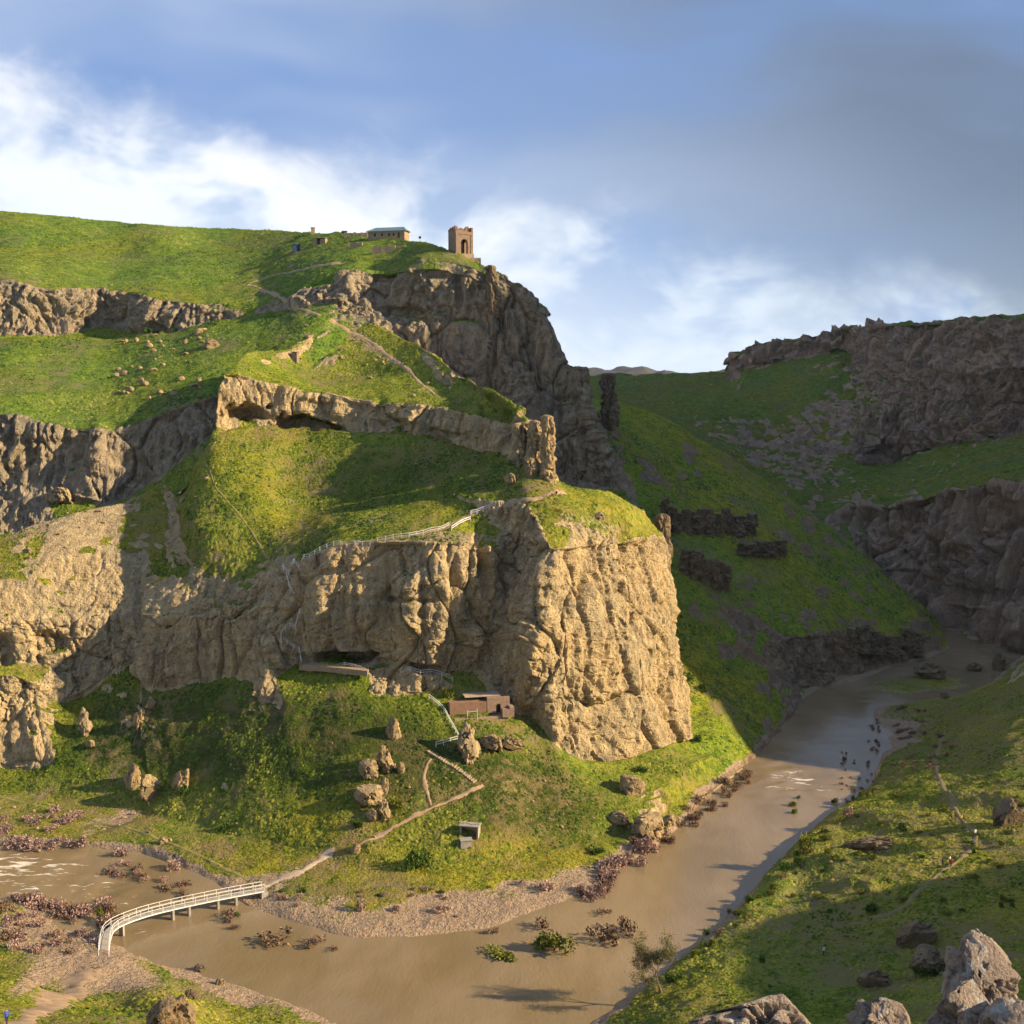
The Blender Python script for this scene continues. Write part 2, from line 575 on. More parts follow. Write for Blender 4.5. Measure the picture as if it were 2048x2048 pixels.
MAIN = [
    [(-230, 1672, EDGE), (-230, 1655, BANK), (-230, 1575, 4), (-230, 1540, 25), (-230, 1360, Y_(281)), (-230, 1320, Y_(285)), (-230, 1240, Y_(287)), (-230, 1140, Y_(300)), (-230, 1085, Y_(316))] + BEH,
    [(0, 1692, EDGE), (0, 1670, BANK), (0, 1575, 4), (0, 1538, 25), (0, 1350, Y_(283)), (0, 1318, Y_(288)), (0, 1245, Y_(290)), (0, 1140, Y_(301)), (0, 1075, Y_(314))] + BEH,
    [(75, 1697, EDGE), (75, 1676, BANK), (75, 1588, 4), (80, 1535, 25), (70, 1365, Y_(284)), (80, 1325, Y_(290)), (80, 1245, Y_(292)), (80, 1125, Y_(304)), (75, 1050, Y_(317))] + BEH,
    [(140, 1700, EDGE), (140, 1680, BANK), (140, 1600, 4), (145, 1500, 27), (140, 1400, Y_(288)), (150, 1332, Y_(293)), (150, 1245, Y_(295)), (150, 1110, Y_(307)), (145, 1030, Y_(320))] + BEH,
    [(268, 1716, EDGE), (275, 1692, BANK), (280, 1622, 4), (275, 1480, 28), (262, 1322, Y_(294)), (262, 1285, Y_(295)), (265, 1230, Y_(297)), (270, 1105, Y_(309)), (255, 1000, Y_(325))] + BEH,
    [(302, 1724, EDGE), (302, 1700, BANK), (302, 1630, 4), (302, 1500, 28), (296, 1372, Y_(286)), (298, 1320, Y_(287)), (308, 1240, Y_(290)), (335, 1120, Y_(305)), (325, 975, Y_(328))] + BEH,
    [(400, 1766, EDGE), (400, 1735, BANK), (410, 1655, 4), (400, 1520, 28), (400, 1362, Y_(283)), (400, 1310, Y_(284)), (400, 1235, Y_(286)), (405, 1150, Y_(294)), (400, 1050, Y_(303)), (405, 915, Y_(326)), ('B', 6, -4), ('B', 3, -3), ('B', 3, -3), ('B', 4, -6)],
    [(490, 1817, EDGE), (490, 1794, BANK), (500, 1680, 4), (495, 1530, 27), (490, 1352, 30), (492, 1310, 76), (498, 1250, 76), (500, 1180, 62), (480, 1040, Y_(304)), (452, 858, Y_(331)), (446, 752, Y_(334)), (470, 730, 18), (500, 702, 24), ('B', 12, -8)],
    [(560, 1847, EDGE), (560, 1821, BANK), (560, 1695, 4), (560, 1560, 26), (535, 1405, 30), (545, 1350, 60), (556, 1270, Y_(276)), (566, 1150, Y_(285)), (535, 1010, Y_(309)), (540, 846, Y_(338)), (540, 768, Y_(340)), (560, 732, 19), (590, 690, 26), ('B', 12, -8)],
    [(620, 1867, EDGE), (620, 1841, BANK), (620, 1705, 4), (620, 1575, 27), (600, 1415, 31), (598, 1330, Y_(277)), (590, 1230, Y_(278)), (606, 1128, Y_(281)), (600, 1010, Y_(313)), (612, 850, Y_(341)), (622, 788, Y_(343)), (640, 742, 19), (645, 655, 26), ('B', 12, -8)],
    [(720, 1888, EDGE), (720, 1862, BANK), (720, 1730, 4), (720, 1565, 28), (715, 1392, 30), (715, 1325, Y_(271)), (720, 1210, Y_(272)), (705, 1088, Y_(277)), (700, 995, Y_(312)), (700, 862, Y_(337)), (700, 803, Y_(340)), (700, 745, 19), (690, 630, 27), ('B', 12, -8)],
    [(860, 1884, EDGE), (860, 1858, BANK), (860, 1735, 4), (860, 1560, 28), (850, 1385, 30), (845, 1342, Y_(266)), (862, 1220, Y_(267)), (880, 1085, Y_(272)), (860, 985, Y_(302)), (860, 872, Y_(327)), (860, 812, Y_(330)), (850, 760, 19), (810, 675, 26), ('B', 12, -8)],
    [(930, 1877, EDGE), (930, 1851, BANK), (930, 1732, 4), (930, 1550, 28), (905, 1385, 30), (885, 1345, 40), (906, 1240, Y_(270)), (965, 1095, Y_(276)), (935, 990, Y_(293)), (930, 892, Y_(318)), (930, 826, Y_(321)), (915, 792, 19), (885, 722, 26), ('B', 12, -8)],
    [(1000, 1864, EDGE), (1000, 1838, BANK), (1000, 1720, 4), (1000, 1560, 28), (985, 1400, 30), (960, 1335, Y_(272)), (985, 1250, Y_(275)), (1048, 1112, Y_(280)), (1010, 1005, Y_(287)), (1000, 908, Y_(309)), (1008, 838, Y_(312)), (990, 812, 19), (945, 765, 26), ('B', 12, -8)],
    [(1080, 1834, EDGE), (1080, 1806, BANK), (1080, 1692, 4), (1080, 1590, 28), (1065, 1430, 30), (1050, 1365, Y_(263)), (1062, 1250, Y_(264)), (1105, 1100, Y_(268)), (1060, 1005, Y_(282)), (1052, 928, Y_(300)), (1058, 838, Y_(303)), (1045, 826, 19), (1010, 802, 26), ('B', 12, -8)],
    [(1150, 1812, EDGE), (1145, 1783, BANK), (1150, 1680, 4), (1150, 1600, 29), (1125, 1492, 31), (1120, 1415, Y_(262)), (1130, 1250, Y_(265)), (1160, 1098, Y_(274)), (1115, 1015, Y_(281)), (1098, 958, Y_(294)), ('B', 5, 2), ('B', 3, 1), ('B', 3, 0), ('B', 10, -10)],
    [(1270, 1740, EDGE), (1250, 1715, BANK), (1250, 1660, 5), (1250, 1600, 30), (1230, 1524, Y_(266)), (1230, 1440, Y_(271)), (1230, 1270, Y_(276)), (1240, 1086, Y_(285)), (1175, 1012, Y_(287)), (1130, 972, Y_(296)), ('B', 5, 0), ('B', 3, 0), ('B', 3, 0), ('B', 10, -12)],
    [(1345, 1680, EDGE), (1328, 1665, BANK), (1320, 1632, 5), (1330, 1570, 32), (1322, 1492, Y_(280)), (1326, 1400, Y_(285)), (1322, 1240, Y_(289)), (1302, 1082, Y_(297)), (1255, 1012, Y_(298)), (1195, 982, Y_(304)), ('B', 5, -1), ('B', 3, -1), ('B', 3, 0), ('B', 10, -12)],
    [(1405, 1612, EDGE), (1398, 1603, BANK), (1390, 1580, 8), (1385, 1530, 33), (1364, 1480, Y_(292)), (1362, 1385, Y_(297)), (1350, 1215, Y_(301)), (1310, 1100, Y_(308)), (1276, 1024, Y_(311)), (1230, 992, Y_(316)), ('B', 5, -2), ('B', 3, -2), ('B', 3, -1), ('B', 10, -12)],
    [(1445, 1578, EDGE), (1438, 1572, BANK), (1428, 1556, 8), (1412, 1515, 33), (1362, 1470, Y_(306)), (1358, 1380, Y_(311)), (1342, 1230, Y_(316)), (1316, 1070, Y_(320)), (1280, 1022, Y_(326)), (1236, 998, Y_(332)), ('B', 5, -3), ('B', 3, -2), ('B', 3, -2), ('B', 10, -12)],
    [(1490, 1540, EDGE), (1485, 1535, BANK), (1470, 1520, 8), (1440, 1500, 30), (1345, 1470, Y_(325)), (1340, 1400, Y_(330)), (1325, 1260, Y_(335)), (1300, 1110, Y_(340)), (1270, 1050, Y_(345)), (1230, 1015, Y_(350)), ('B', 5, -6), ('B', 3, -4), ('B', 3, -4), ('B', 10, -12)],
]
def shore(P, rk):
    x, y, z = P[..., 0], P[..., 1], P[..., 2]
    return sstep(z + .5 * fbm(x / 9, y / 9, z * 0, 2, 91), 1.5, .6)


# carvings and bulges of the cliffs: centre, radii, tilt, depth (negative goes into the rock), hardness
SC_MAIN = [
    (690, 1314, 54, 12, 4, -9, 3), (850, 1338, 36, 8, 6, -6, 3), (500, 826, 32, 14, 0, -8, 3), (612, 846, 48, 13, 8, -8, 3), (720, 1322, 140, 5, 5, -1.5, 1),
    (962, 1130, 10, 60, -6, -4, 1.5), (1010, 1140, 14, 70, 20, -2.2, 1), (905, 1160, 7, 60, 5, -1.5, 1), (770, 1190, 8, 70, 0, -2, 1), (845, 1200, 7, 75, 0, -1.6, 1),
    (690, 1200, 7, 60, 0, -1.6, 1), (810, 1168, 46, 24, 0, 2.2, 1.3), (800, 1200, 70, 5, 2, -1.8, 1), (880, 1155, 20, 24, 0, 1.2, 1.5), (640, 1215, 24, 60, 8, 1.6, 1.3), (740, 1240, 26, 45, 0, 1.6, 1.4), (820, 1235, 30, 45, 0, 1.5, 1.4),
    (950, 1290, 20, 40, 0, 2.5, 1.5), (1070, 1300, 12, 60, 15, 1.5, 1), (1165, 1180, 8, 120, 6, -1.5, 1), (1255, 1090, 9, 60, -12, -1.5, 1), (285, 1250, 8, 110, -4, -2.5, 1), (100, 1285, 26, 22, 0, -3, 2), (5, 1290, 20, 22, 0, -3, 2),
    (915, 850, 6, 40, 0, -1.5, 1), (965, 855, 5, 40, 0, -1.5, 1), (1010, 870, 6, 45, 0, -2, 1), (1040, 880, 6, 50, 0, -2.2, 1), (470, 780, 22, 26, 0, 1.6, 1.5), (545, 800, 16, 24, 20, -1.6, 1.3), (680, 825, 30, 18, 10, 1.6, 1.5), (650, 800, 50, 7, 8, 1.4, 1.5), (760, 830, 12, 30, 0, -1.8, 1.3), (800, 850, 26, 12, 5, -2.2, 2), (840, 835, 20, 22, 0, 1.5, 1.5), (890, 868, 30, 9, 5, -2.5, 2), (950, 850, 18, 30, 0, 1.4, 1.5),
]
# herb colour with painted shade on the lower slope and the cliff-top gully
HERB_SHADE_MAIN = [(420, 1480, 380, 110, 0, 1.0), (800, 1530, 280, 110, 10, .95), (1060, 1610, 200, 70, 15, .9), (780, 960, 200, 60, -5, .6)]
hill_main, P_main, rk_main = build_patch('castle_hill', MAIN, MT_MAIN, cell=.42, cells=[.8, .6, .42, .4, .34, .32, .32, .36, .45, .36, .45, .6, 1.2], sculpt=SC_MAIN, dirt=shore, herb_shade=HERB_SHADE_MAIN, rockw=[(130, 1150, 230, 100, -12, .95), (400, 1190, 90, 45, 0, .8)], calm=[(150, 1170, 260, 130, 0, .35)], grassy=[(455, 1030, 95, 125, 0, 1.2), (800, 960, 300, 70, -8, .6), (420, 900, 40, 50, 0, 1), (560, 960, 120, 80, 0, 1), (560, 1500, 420, 60, 0, .7), (1390, 1570, 80, 60, -40, .9), (985, 795, 70, 40, 30, 1), (1225, 1035, 120, 34, 12, 1.0)],
    rocky=[(130, 1065, 190, 50, -8, .42), (240, 1010, 120, 30, -22, .40), (560, 1190, 40, 60, 0, .3), (800, 1365, 120, 25, 3, .3), (980, 1355, 50, 30, 30, .35), (1010, 1440, 90, 25, 35, .2), (760, 1085, 120, 18, -8, .25), (800, 650, 70, 30, 40, .12), (930, 740, 60, 16, 38, .2), (1300, 1030, 40, 30, 40, .3)],
    soil=[(900, 1078, 130, 20, 0, .62), (1180, 1052, 90, 26, 15, .60), (660, 1115, 70, 16, -20, .5), (740, 1040, 110, 16, -10, .45), (735, 690, 60, 14, 35, .5), (840, 780, 16, 40, -20, .4), (590, 1170, 40, 30, 30, .4), (130, 1040, 160, 34, -18, .6), (300, 960, 90, 22, -35, .4), (700, 665, 60, 20, 30, .3), (950, 1395, 60, 20, 15, .5), (1040, 1840, 160, 22, -6, .5), (200, 1690, 260, 22, 5, .35), (590, 1745, 60, 20, -30, .45)],
    dry=[(150, 1640, 320, 60, 8, .8), (560, 1700, 160, 22, 5, .4), (700, 1800, 420, 30, 0, .5), (1150, 1050, 150, 40, 10, .5), (1000, 1420, 80, 60, 30, .5), (250, 1020, 150, 40, -20, .6), (1020, 1600, 260, 90, 10, .55), (500, 1450, 300, 60, 0, .3)])

BACK = [
    [(-250, 1100, Y_(328)), (-250, 950, Y_(342)), (-250, 830, 78), (-250, 740, 18), (-250, 680, 20), (-250, 620, 65), (-250, 560, 50), (-250, 480, 15), (-250, 400, 22), ('B', 40, -5)],
    [(0, 1110, Y_(322)), (0, 960, Y_(338)), (0, 830, 76), (0, 750, 18), (0, 670, 20), (0, 610, 70), (0, 560, 55), (0, 490, 16), (0, 418, 22), ('B', 40, -5)],
    [(100, 1080, Y_(322)), (100, 970, Y_(336)), (100, 845, 74), (110, 750, 18), (100, 675, 20), (100, 620, 70), (100, 578, 60), (100, 500, 16), (100, 430, 22), ('B', 40, -5)],
    [(200, 1060, Y_(320)), (200, 1005, Y_(331)), (205, 860, 70), (210, 760, 18), (210, 655, 20), (210, 620, 72), (210, 580, 60), (220, 510, 16), (220, 441, 22), ('B', 40, -5)],
    [(300, 1020, Y_(322)), (300, 970, Y_(334)), (310, 830, 64), (320, 750, 20), (320, 665, 20), (320, 632, 70), (320, 597, 60), (320, 520, 16), (320, 449, 20), ('B', 40, -5)],
    [(400, 960, Y_(326)), (395, 890, Y_(340)), (402, 800, 58), (420, 720, 22), (420, 645, 20), (420, 625, 62), (420, 608, 50), (420, 530, 16), (420, 454, 18), ('B', 40, -5)],
    [(480, 880, Y_(338)), (480, 835, Y_(347)), (490, 770, 42), (500, 690, 25), (510, 630, 22), (515, 615, 40), (520, 600, 30), (520, 530, 18), (520, 459, 17), ('B', 40, -5)],
    [(600, 800, Y_(352)), (600, 740, Y_(362)), (600, 700, 32), (605, 650, 27), (610, 612, 27), (620, 580, 50), (630, 556, 35), (625, 520, 18), (620, 465, 15), ('B', 40, -5)],
    [(680, 780, Y_(366)), (680, 710, Y_(378)), (680, 660, 35), (690, 625, 40), (700, 600, 55), (700, 565, 60), (700, 537, 45), (700, 512, 20), (700, 467, 16), ('B', 40, -5)],
    [(770, 800, Y_(372)), (770, 730, Y_(384)), (770, 690, 50), (770, 655, 50), (770, 620, 45), (770, 580, 72), (770, 547, 60), (770, 517, 30), (780, 472, 20), ('B', 40, -6)],
    [(860, 840, Y_(374)), (860, 750, Y_(386)), (860, 700, 70), (860, 660, 75), (860, 612, 68), (860, 572, 78), (860, 538, 70), (865, 517, 38), (870, 492, 28), ('B', 30, -6)],
    [(930, 890, Y_(376)), (930, 780, Y_(386)), (930, 722, 74), (930, 672, 78), (930, 622, 72), (935, 582, 78), (935, 552, 70), (940, 535, 45), (945, 519, 33), ('B', 25, -8)],
    [(1000, 930, Y_(374)), (1000, 810, Y_(383)), (1000, 742, 75), (1000, 692, 78), (1000, 642, 76), (1000, 602, 78), (1000, 578, 75), (1005, 564, 60), (1012, 556, 45), ('B', 25, -12)],
    [(1062, 970, Y_(371)), (1060, 860, Y_(380)), (1060, 762, 75), (1060, 712, 66), (1060, 690, 72), (1062, 652, 80), (1066, 618, 78), (1072, 606, 60), (1080, 602, 40), ('B', 25, -14)],
    [(1128, 1000, Y_(366)), (1120, 945, Y_(373)), (1120, 855, 75), (1110, 800, 70), (1100, 742, 78), (1098, 692, 80), (1096, 655, 80), (1097, 640, 65), (1098, 632, 50), ('B', 25, -16)],
    [(1200, 1015, Y_(362)), (1180, 960, Y_(371)), (1172, 862, 74), (1142, 802, 65), (1132, 762, 80), (1132, 747, 80), (1134, 737, 72), (1136, 731, 55), (1138, 728, 30), ('B', 25, -16)],
    [(1275, 1025, Y_(360)), (1248, 980, Y_(368)), (1192, 882, 72), (1172, 818, 65), (1171, 792, 80), (1170, 772, 80), (1167, 752, 80), (1163, 744, 65), (1161, 739, 40), ('B', 25, -16)],
    [(1285, 1030, Y_(385)), (1250, 985, Y_(392)), (1190, 885, Y_(400)), (1170, 822, Y_(412)), (1168, 796, Y_(416)), (1166, 776, Y_(418)), (1163, 757, Y_(420)), (1160, 749, Y_(422)), (1157, 744, Y_(425)), ('B', 25, -16)],
    [(1275, 1035, Y_(430)), (1240, 1000, Y_(440)), (1180, 930, Y_(450)), (1160, 880, Y_(460)), (1156, 850, Y_(464)), (1154, 830, Y_(466)), (1151, 815, Y_(468)), (1148, 805, Y_(470)), (1144, 800, Y_(475)), ('B', 25, -10)],
]
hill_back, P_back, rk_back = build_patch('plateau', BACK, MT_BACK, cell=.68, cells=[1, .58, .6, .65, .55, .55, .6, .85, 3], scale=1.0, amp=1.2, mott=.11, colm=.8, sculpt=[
    (917, 585, 8, 32, 0, -4, 1.5), (805, 618, 44, 7, 2, -3, 2), (1000, 640, 6, 75, -22, -3, 1), (985, 720, 6, 50, 10, -3, 1), (1060, 700, 5, 60, -5, -2.5, 1), (1040, 650, 5, 45, -18, -2, 1),
    (830, 600, 14, 40, 30, -1.5, 1), (1080, 800, 6, 60, 0, -3, 1), (1120, 830, 5, 60, 0, -2, 1), (90, 630, 40, 26, -10, -4, 1.5), (240, 625, 18, 24, 0, -2.5, 1.5), (308, 655, 18, 9, 0, -5, 2), (150, 930, 8, 50, 0, -2, 1), (60, 900, 8, 40, 0, -2, 1), (195, 900, 20, 50, 0, 2.5, 1.3)])

SLOPE = [
    [(1290, 1710, EDGE), (1285, 1690, z_(.6)), (1230, 1500, Y_(290)), (1190, 1200, Y_(350)), (1110, 900, Y_(415)), (1080, 790, Y_(445)), ('B', 20, -10)],
    [(1400, 1612, EDGE), (1395, 1600, z_(.6)), (1370, 1440, Y_(305)), (1300, 1180, Y_(355)), (1190, 920, Y_(415)), (1158, 800, Y_(440)), ('B', 20, -10)],
    [(1500, 1530, EDGE), (1495, 1520, z_(.6)), (1440, 1370, Y_(325)), (1370, 1170, Y_(362)), (1275, 960, Y_(415)), (1233, 847, Y_(442)), ('B', 20, -14)],
    [(1562, 1468, EDGE), (1556, 1460, z_(.6)), (1490, 1340, Y_(340)), (1430, 1170, Y_(370)), (1370, 1010, Y_(418)), (1335, 905, Y_(445)), ('B', 20, -14)],
    [(1625, 1392, EDGE), (1618, 1382, z_(.6)), (1545, 1290, Y_(360)), (1500, 1160, Y_(385)), (1450, 1020, Y_(425)), (1420, 938, Y_(450)), ('B', 20, -14)],
    [(1710, 1368, EDGE), (1700, 1355, z_(.6)), (1640, 1270, Y_(378)), (1600, 1170, Y_(398)), (1570, 1060, Y_(430)), (1549, 985, Y_(455)), ('B', 20, -14)],
    [(1795, 1342, EDGE), (1785, 1328, z_(.6)), (1745, 1270, Y_(395)), (1710, 1200, Y_(412)), (1680, 1120, Y_(438)), (1660, 1058, Y_(460)), ('B', 20, -14)],
    [(1860, 1322, EDGE), (1852, 1310, z_(.6)), (1830, 1275, Y_(412)), (1820, 1235, Y_(425)), (1810, 1205, Y_(440)), (1802, 1178, Y_(462)), ('B', 20, -10)],
    [(1905, 1300, EDGE), (1895, 1292, z_(.6)), (1890, 1275, Y_(435)), (1885, 1262, Y_(445)), (1880, 1252, Y_(452)), (1875, 1245, Y_(462)), ('B', 20, -6)],
]
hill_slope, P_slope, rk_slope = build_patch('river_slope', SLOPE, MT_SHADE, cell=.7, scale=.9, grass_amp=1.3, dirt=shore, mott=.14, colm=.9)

SPUR = [
    [(1130, 860, Y_(455)), (1120, 790, Y_(490)), ('B', 30, -8)],
    [(1240, 880, Y_(455)), (1235, 803, Y_(492)), ('B', 30, -8)],
    [(1345, 930, Y_(456)), (1340, 836, Y_(490)), ('B', 30, -8)],
    [(1400, 965, Y_(456)), (1397, 873, Y_(488)), ('B', 30, -8)],
    [(1550, 1040, Y_(460)), (1547, 970, Y_(484)), ('B', 30, -8)],
    [(1660, 1110, Y_(464)), (1656, 1050, Y_(482)), ('B', 30, -8)],
    [(1770, 1180, Y_(466)), (1765, 1135, Y_(480)), ('B', 30, -8)],
]
hill_spur, P_spur, _ = build_patch('spur', SPUR, MT_SHADE, cell=1.0)

RIGHT = [
    [(1150, 920, Y_(560)), (1150, 870, Y_(580)), (1150, 835, Y_(610)), (1150, 805, Y_(640)), (1150, 785, Y_(680)), (1150, 768, Y_(740)), (1150, 752, Y_(820)), ('B', 60, -12)],
    [(1300, 960, Y_(540)), (1300, 900, Y_(570)), (1300, 860, Y_(600)), (1300, 830, Y_(630)), (1310, 795, Y_(670)), (1320, 765, Y_(720)), (1330, 747, Y_(790)), ('B', 60, -12)],
    [(1420, 1010, Y_(520)), (1420, 935, Y_(555)), (1420, 885, Y_(590)), (1430, 840, Y_(620)), (1440, 795, Y_(660)), (1450, 762, Y_(700)), (1462, 736, Y_(750)), ('B', 60, -12)],
    [(1500, 1040, Y_(510)), (1500, 970, Y_(540)), (1500, 930, Y_(560)), (1500, 875, Y_(600)), (1495, 795, Y_(640)), (1480, 738, Y_(688)), (1480, 708, Y_(694)), ('B', 60, -6)],
    [(1570, 1070, Y_(500)), (1570, 990, Y_(535)), (1560, 942, Y_(555)), (1560, 885, Y_(588)), (1555, 795, Y_(630)), (1540, 727, Y_(675)), (1530, 684, Y_(682)), ('B', 60, -4)],
    [(1680, 1130, Y_(490)), (1670, 1010, Y_(525)), (1660, 965, Y_(545)), (1660, 915, Y_(572)), (1660, 800, Y_(592)), (1660, 704, Y_(650)), (1662, 664, Y_(656)), ('B', 60, -4)],
    [(1720, 1150, Y_(486)), (1710, 1010, Y_(515)), (1705, 967, Y_(540)), (1705, 925, Y_(564)), (1705, 805, Y_(582)), (1705, 706, Y_(640)), (1698, 655, Y_(648)), ('B', 60, -2)],
    [(1790, 1200, Y_(478)), (1770, 1010, Y_(498)), (1760, 970, Y_(530)), (1760, 932, Y_(555)), (1760, 812, Y_(570)), (1770, 720, Y_(622)), (1780, 650, Y_(632)), ('B', 60, 0)],
    [(1880, 1264, z_(-1)), (1860, 985, Y_(482)), (1860, 950, Y_(515)), (1860, 905, Y_(545)), (1860, 802, Y_(558)), (1862, 735, Y_(592)), (1870, 643, Y_(604)), ('B', 60, 2)],
    [(1960, 1292, z_(-1)), (1950, 975, Y_(460)), (1950, 930, Y_(495)), (1950, 890, Y_(530)), (1950, 812, Y_(542)), (1950, 735, Y_(558)), (1958, 636, Y_(578)), ('B', 60, 2)],
    [(2060, 1312, z_(-1)), (2050, 955, Y_(440)), (2050, 910, Y_(475)), (2050, 872, Y_(515)), (2050, 802, Y_(524)), (2050, 735, Y_(535)), (2048, 632, Y_(556)), ('B', 60, 2)],
    [(2250, 1330, z_(-1)), (2250, 945, Y_(420)), (2250, 900, Y_(455)), (2250, 860, Y_(500)), (2250, 780, Y_(510)), (2250, 700, Y_(520)), (2250, 600, Y_(540)), ('B', 60, 2)],
    [(2600, 1350, z_(-1)), (2600, 935, Y_(410)), (2600, 890, Y_(445)), (2600, 850, Y_(490)), (2600, 760, Y_(500)), (2600, 640, Y_(515)), (2600, 520, Y_(530)), ('B', 60, 2)],
]
FAR = [1, 1, 1.12, 1.32, 1.38, 1.5, 1.5, 1]      # the far wall stands well behind the gorge
FAR2 = [1, 1, 1.12, 1.38, 1.38, 1.33, 1.33, 1]    # tall stacked cliffs at the right
RIGHT = [[(p[0], p[1], Y_(p[2][1] * (FAR if ci < 7 else FAR2)[i])) if len(p) == 3 and isinstance(p[2], tuple) and p[2][0] == 'Y' and p[0] != 'B' else p for i, p in enumerate(c)] for ci, c in enumerate(RIGHT)]
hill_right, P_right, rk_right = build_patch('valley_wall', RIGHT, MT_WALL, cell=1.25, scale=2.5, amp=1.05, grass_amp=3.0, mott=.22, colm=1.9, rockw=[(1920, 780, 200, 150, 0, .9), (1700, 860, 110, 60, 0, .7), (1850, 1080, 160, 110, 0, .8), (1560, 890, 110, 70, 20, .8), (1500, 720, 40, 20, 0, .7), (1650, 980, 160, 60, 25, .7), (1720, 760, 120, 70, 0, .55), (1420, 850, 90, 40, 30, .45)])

W_ = lambda x, y, z: ('W', x, y, z)
NEAR = [  # right rows end in an unseen ridge, shaped to shade gorge and crag
    [(-260, 1765, EDGE), (-260, 1785, BANK), (-260, 1850, z_(3)), (-260, 1950, z_(6)), W_(-120, 150, 20), W_(-120, 90, 55), W_(-150, -60, 90)],
    [(0, 1797, EDGE), (0, 1812, BANK), (0, 1870, z_(2.5)), (0, 1970, z_(5)), W_(-75, 150, 18), W_(-70, 80, 50), W_(-80, -60, 92)],
    [(150, 1832, EDGE), (140, 1850, BANK), (130, 1910, z_(3)), (120, 1990, z_(6)), W_(-58, 145, 17), W_(-45, 75, 50), W_(-50, -60, 93)],
    [(250, 1885, EDGE), (235, 1900, z_(1.4)), (225, 1945, z_(4)), (200, 2020, z_(8)), W_(-45, 135, 20), W_(-30, 70, 53), W_(-25, -60, 93)],
    [(400, 1935, EDGE), (390, 1945, BANK), (370, 1985, z_(4)), (340, 2050, z_(8)), W_(-35, 130, 20), W_(-20, 65, 55), W_(-10, -60, 93)],
    [(560, 1995, EDGE), (540, 2005, BANK), (500, 2045, z_(3.5)), W_(-32, 148, 9), W_(-26, 125, 23), W_(-12, 62, 56), W_(0, -60, 93)],
    [(720, 2050, EDGE), (710, 2062, BANK), W_(-22, 155, 4), W_(-20, 142, 11), W_(-16, 120, 25), W_(-5, 60, 58), W_(5, -60, 93)],
    [(930, 2090, EDGE), (930, 2105, BANK), W_(-6, 150, 4), W_(-5, 138, 11), W_(-3, 115, 28), W_(3, 60, 58), W_(15, -60, 93)],
    [(1160, 2045, EDGE), (1180, 2055, BANK), W_(13, 155, 4), W_(16, 142, 11), W_(14, 115, 28), W_(10, 60, 58), W_(30, -60, 94)],
    [(1310, 1950, EDGE), (1330, 1960, z_(1.2)), (1380, 2010, z_(3.5)), W_(30, 148, 9), W_(30, 115, 28), W_(22, 60, 57), W_(60, -60, 96)],
    [(1400, 1872, EDGE), (1425, 1885, z_(1.5)), (1520, 1930, z_(4)), (1650, 2020, z_(7)), W_(55, 120, 26), W_(66, 36, 78), W_(120, -60, 112)],
    [(1480, 1800, EDGE), (1505, 1805, z_(1.8)), (1650, 1835, z_(4)), (1850, 1890, z_(7)), W_(100, 150, 24), W_(135, 108, 58), W_(210, -30, 105)],
    [(1560, 1715, EDGE), (1580, 1717, z_(1.8)), (1720, 1735, z_(5)), (1950, 1765, z_(8)), W_(140, 180, 24), W_(195, 168, 72), W_(330, 95, 100)],
    [(1640, 1640, EDGE), (1665, 1640, z_(2.2)), (1800, 1650, z_(6)), (2000, 1670, z_(9)), W_(150, 215, 20), W_(235, 204, 46), W_(430, 165, 95)],
    [(1740, 1565, EDGE), (1760, 1565, z_(1)), (1850, 1570, z_(6)), (2010, 1590, z_(10)), W_(165, 256, 24), W_(255, 240, 56), W_(445, 200, 112)],
    [(1752, 1480, EDGE), (1770, 1480, z_(.7)), (1850, 1480, z_(3)), (2000, 1480, z_(13)), W_(180, 294, 38), W_(265, 272, 98), W_(450, 246, 168)],
    [(1745, 1412, EDGE), (1765, 1414, z_(.6)), (1880, 1420, z_(3)), (1980, 1410, z_(13)), W_(195, 335, 42), W_(275, 320, 118), W_(450, 280, 262)],
    [(1860, 1402, EDGE), (1875, 1408, z_(.6)), (1930, 1398, z_(3)), (2010, 1372, z_(13)), W_(205, 368, 44), W_(280, 362, 125), W_(455, 330, 350)],
    [(1960, 1375, EDGE), (1975, 1373, z_(.8)), (2010, 1352, z_(5)), (2060, 1332, z_(14)), W_(220, 400, 46), W_(285, 404, 125), W_(458, 400, 355)],
    [(2060, 1302, EDGE), (2075, 1300, z_(.8)), (2100, 1292, z_(5)), (2140, 1280, z_(14)), W_(235, 440, 48), W_(290, 460, 120), W_(460, 490, 350)],
    [W_(250, 470, -1), W_(254, 474, 1), W_(262, 480, 5), W_(275, 490, 14), W_(300, 510, 55), W_(360, 580, 130), W_(490, 650, 350)],  # unseen rows added to keep the sun off the far valley
    [W_(265, 520, -1), W_(270, 525, 1), W_(280, 535, 5), W_(300, 550, 14), W_(340, 600, 60), W_(430, 760, 130), W_(540, 900, 350)],
    [W_(540, 1060, -1), W_(544, 1066, 1), W_(550, 1075, 5), W_(560, 1090, 14), W_(600, 1180, 70), W_(650, 1250, 190), W_(720, 1320, 420)],
]
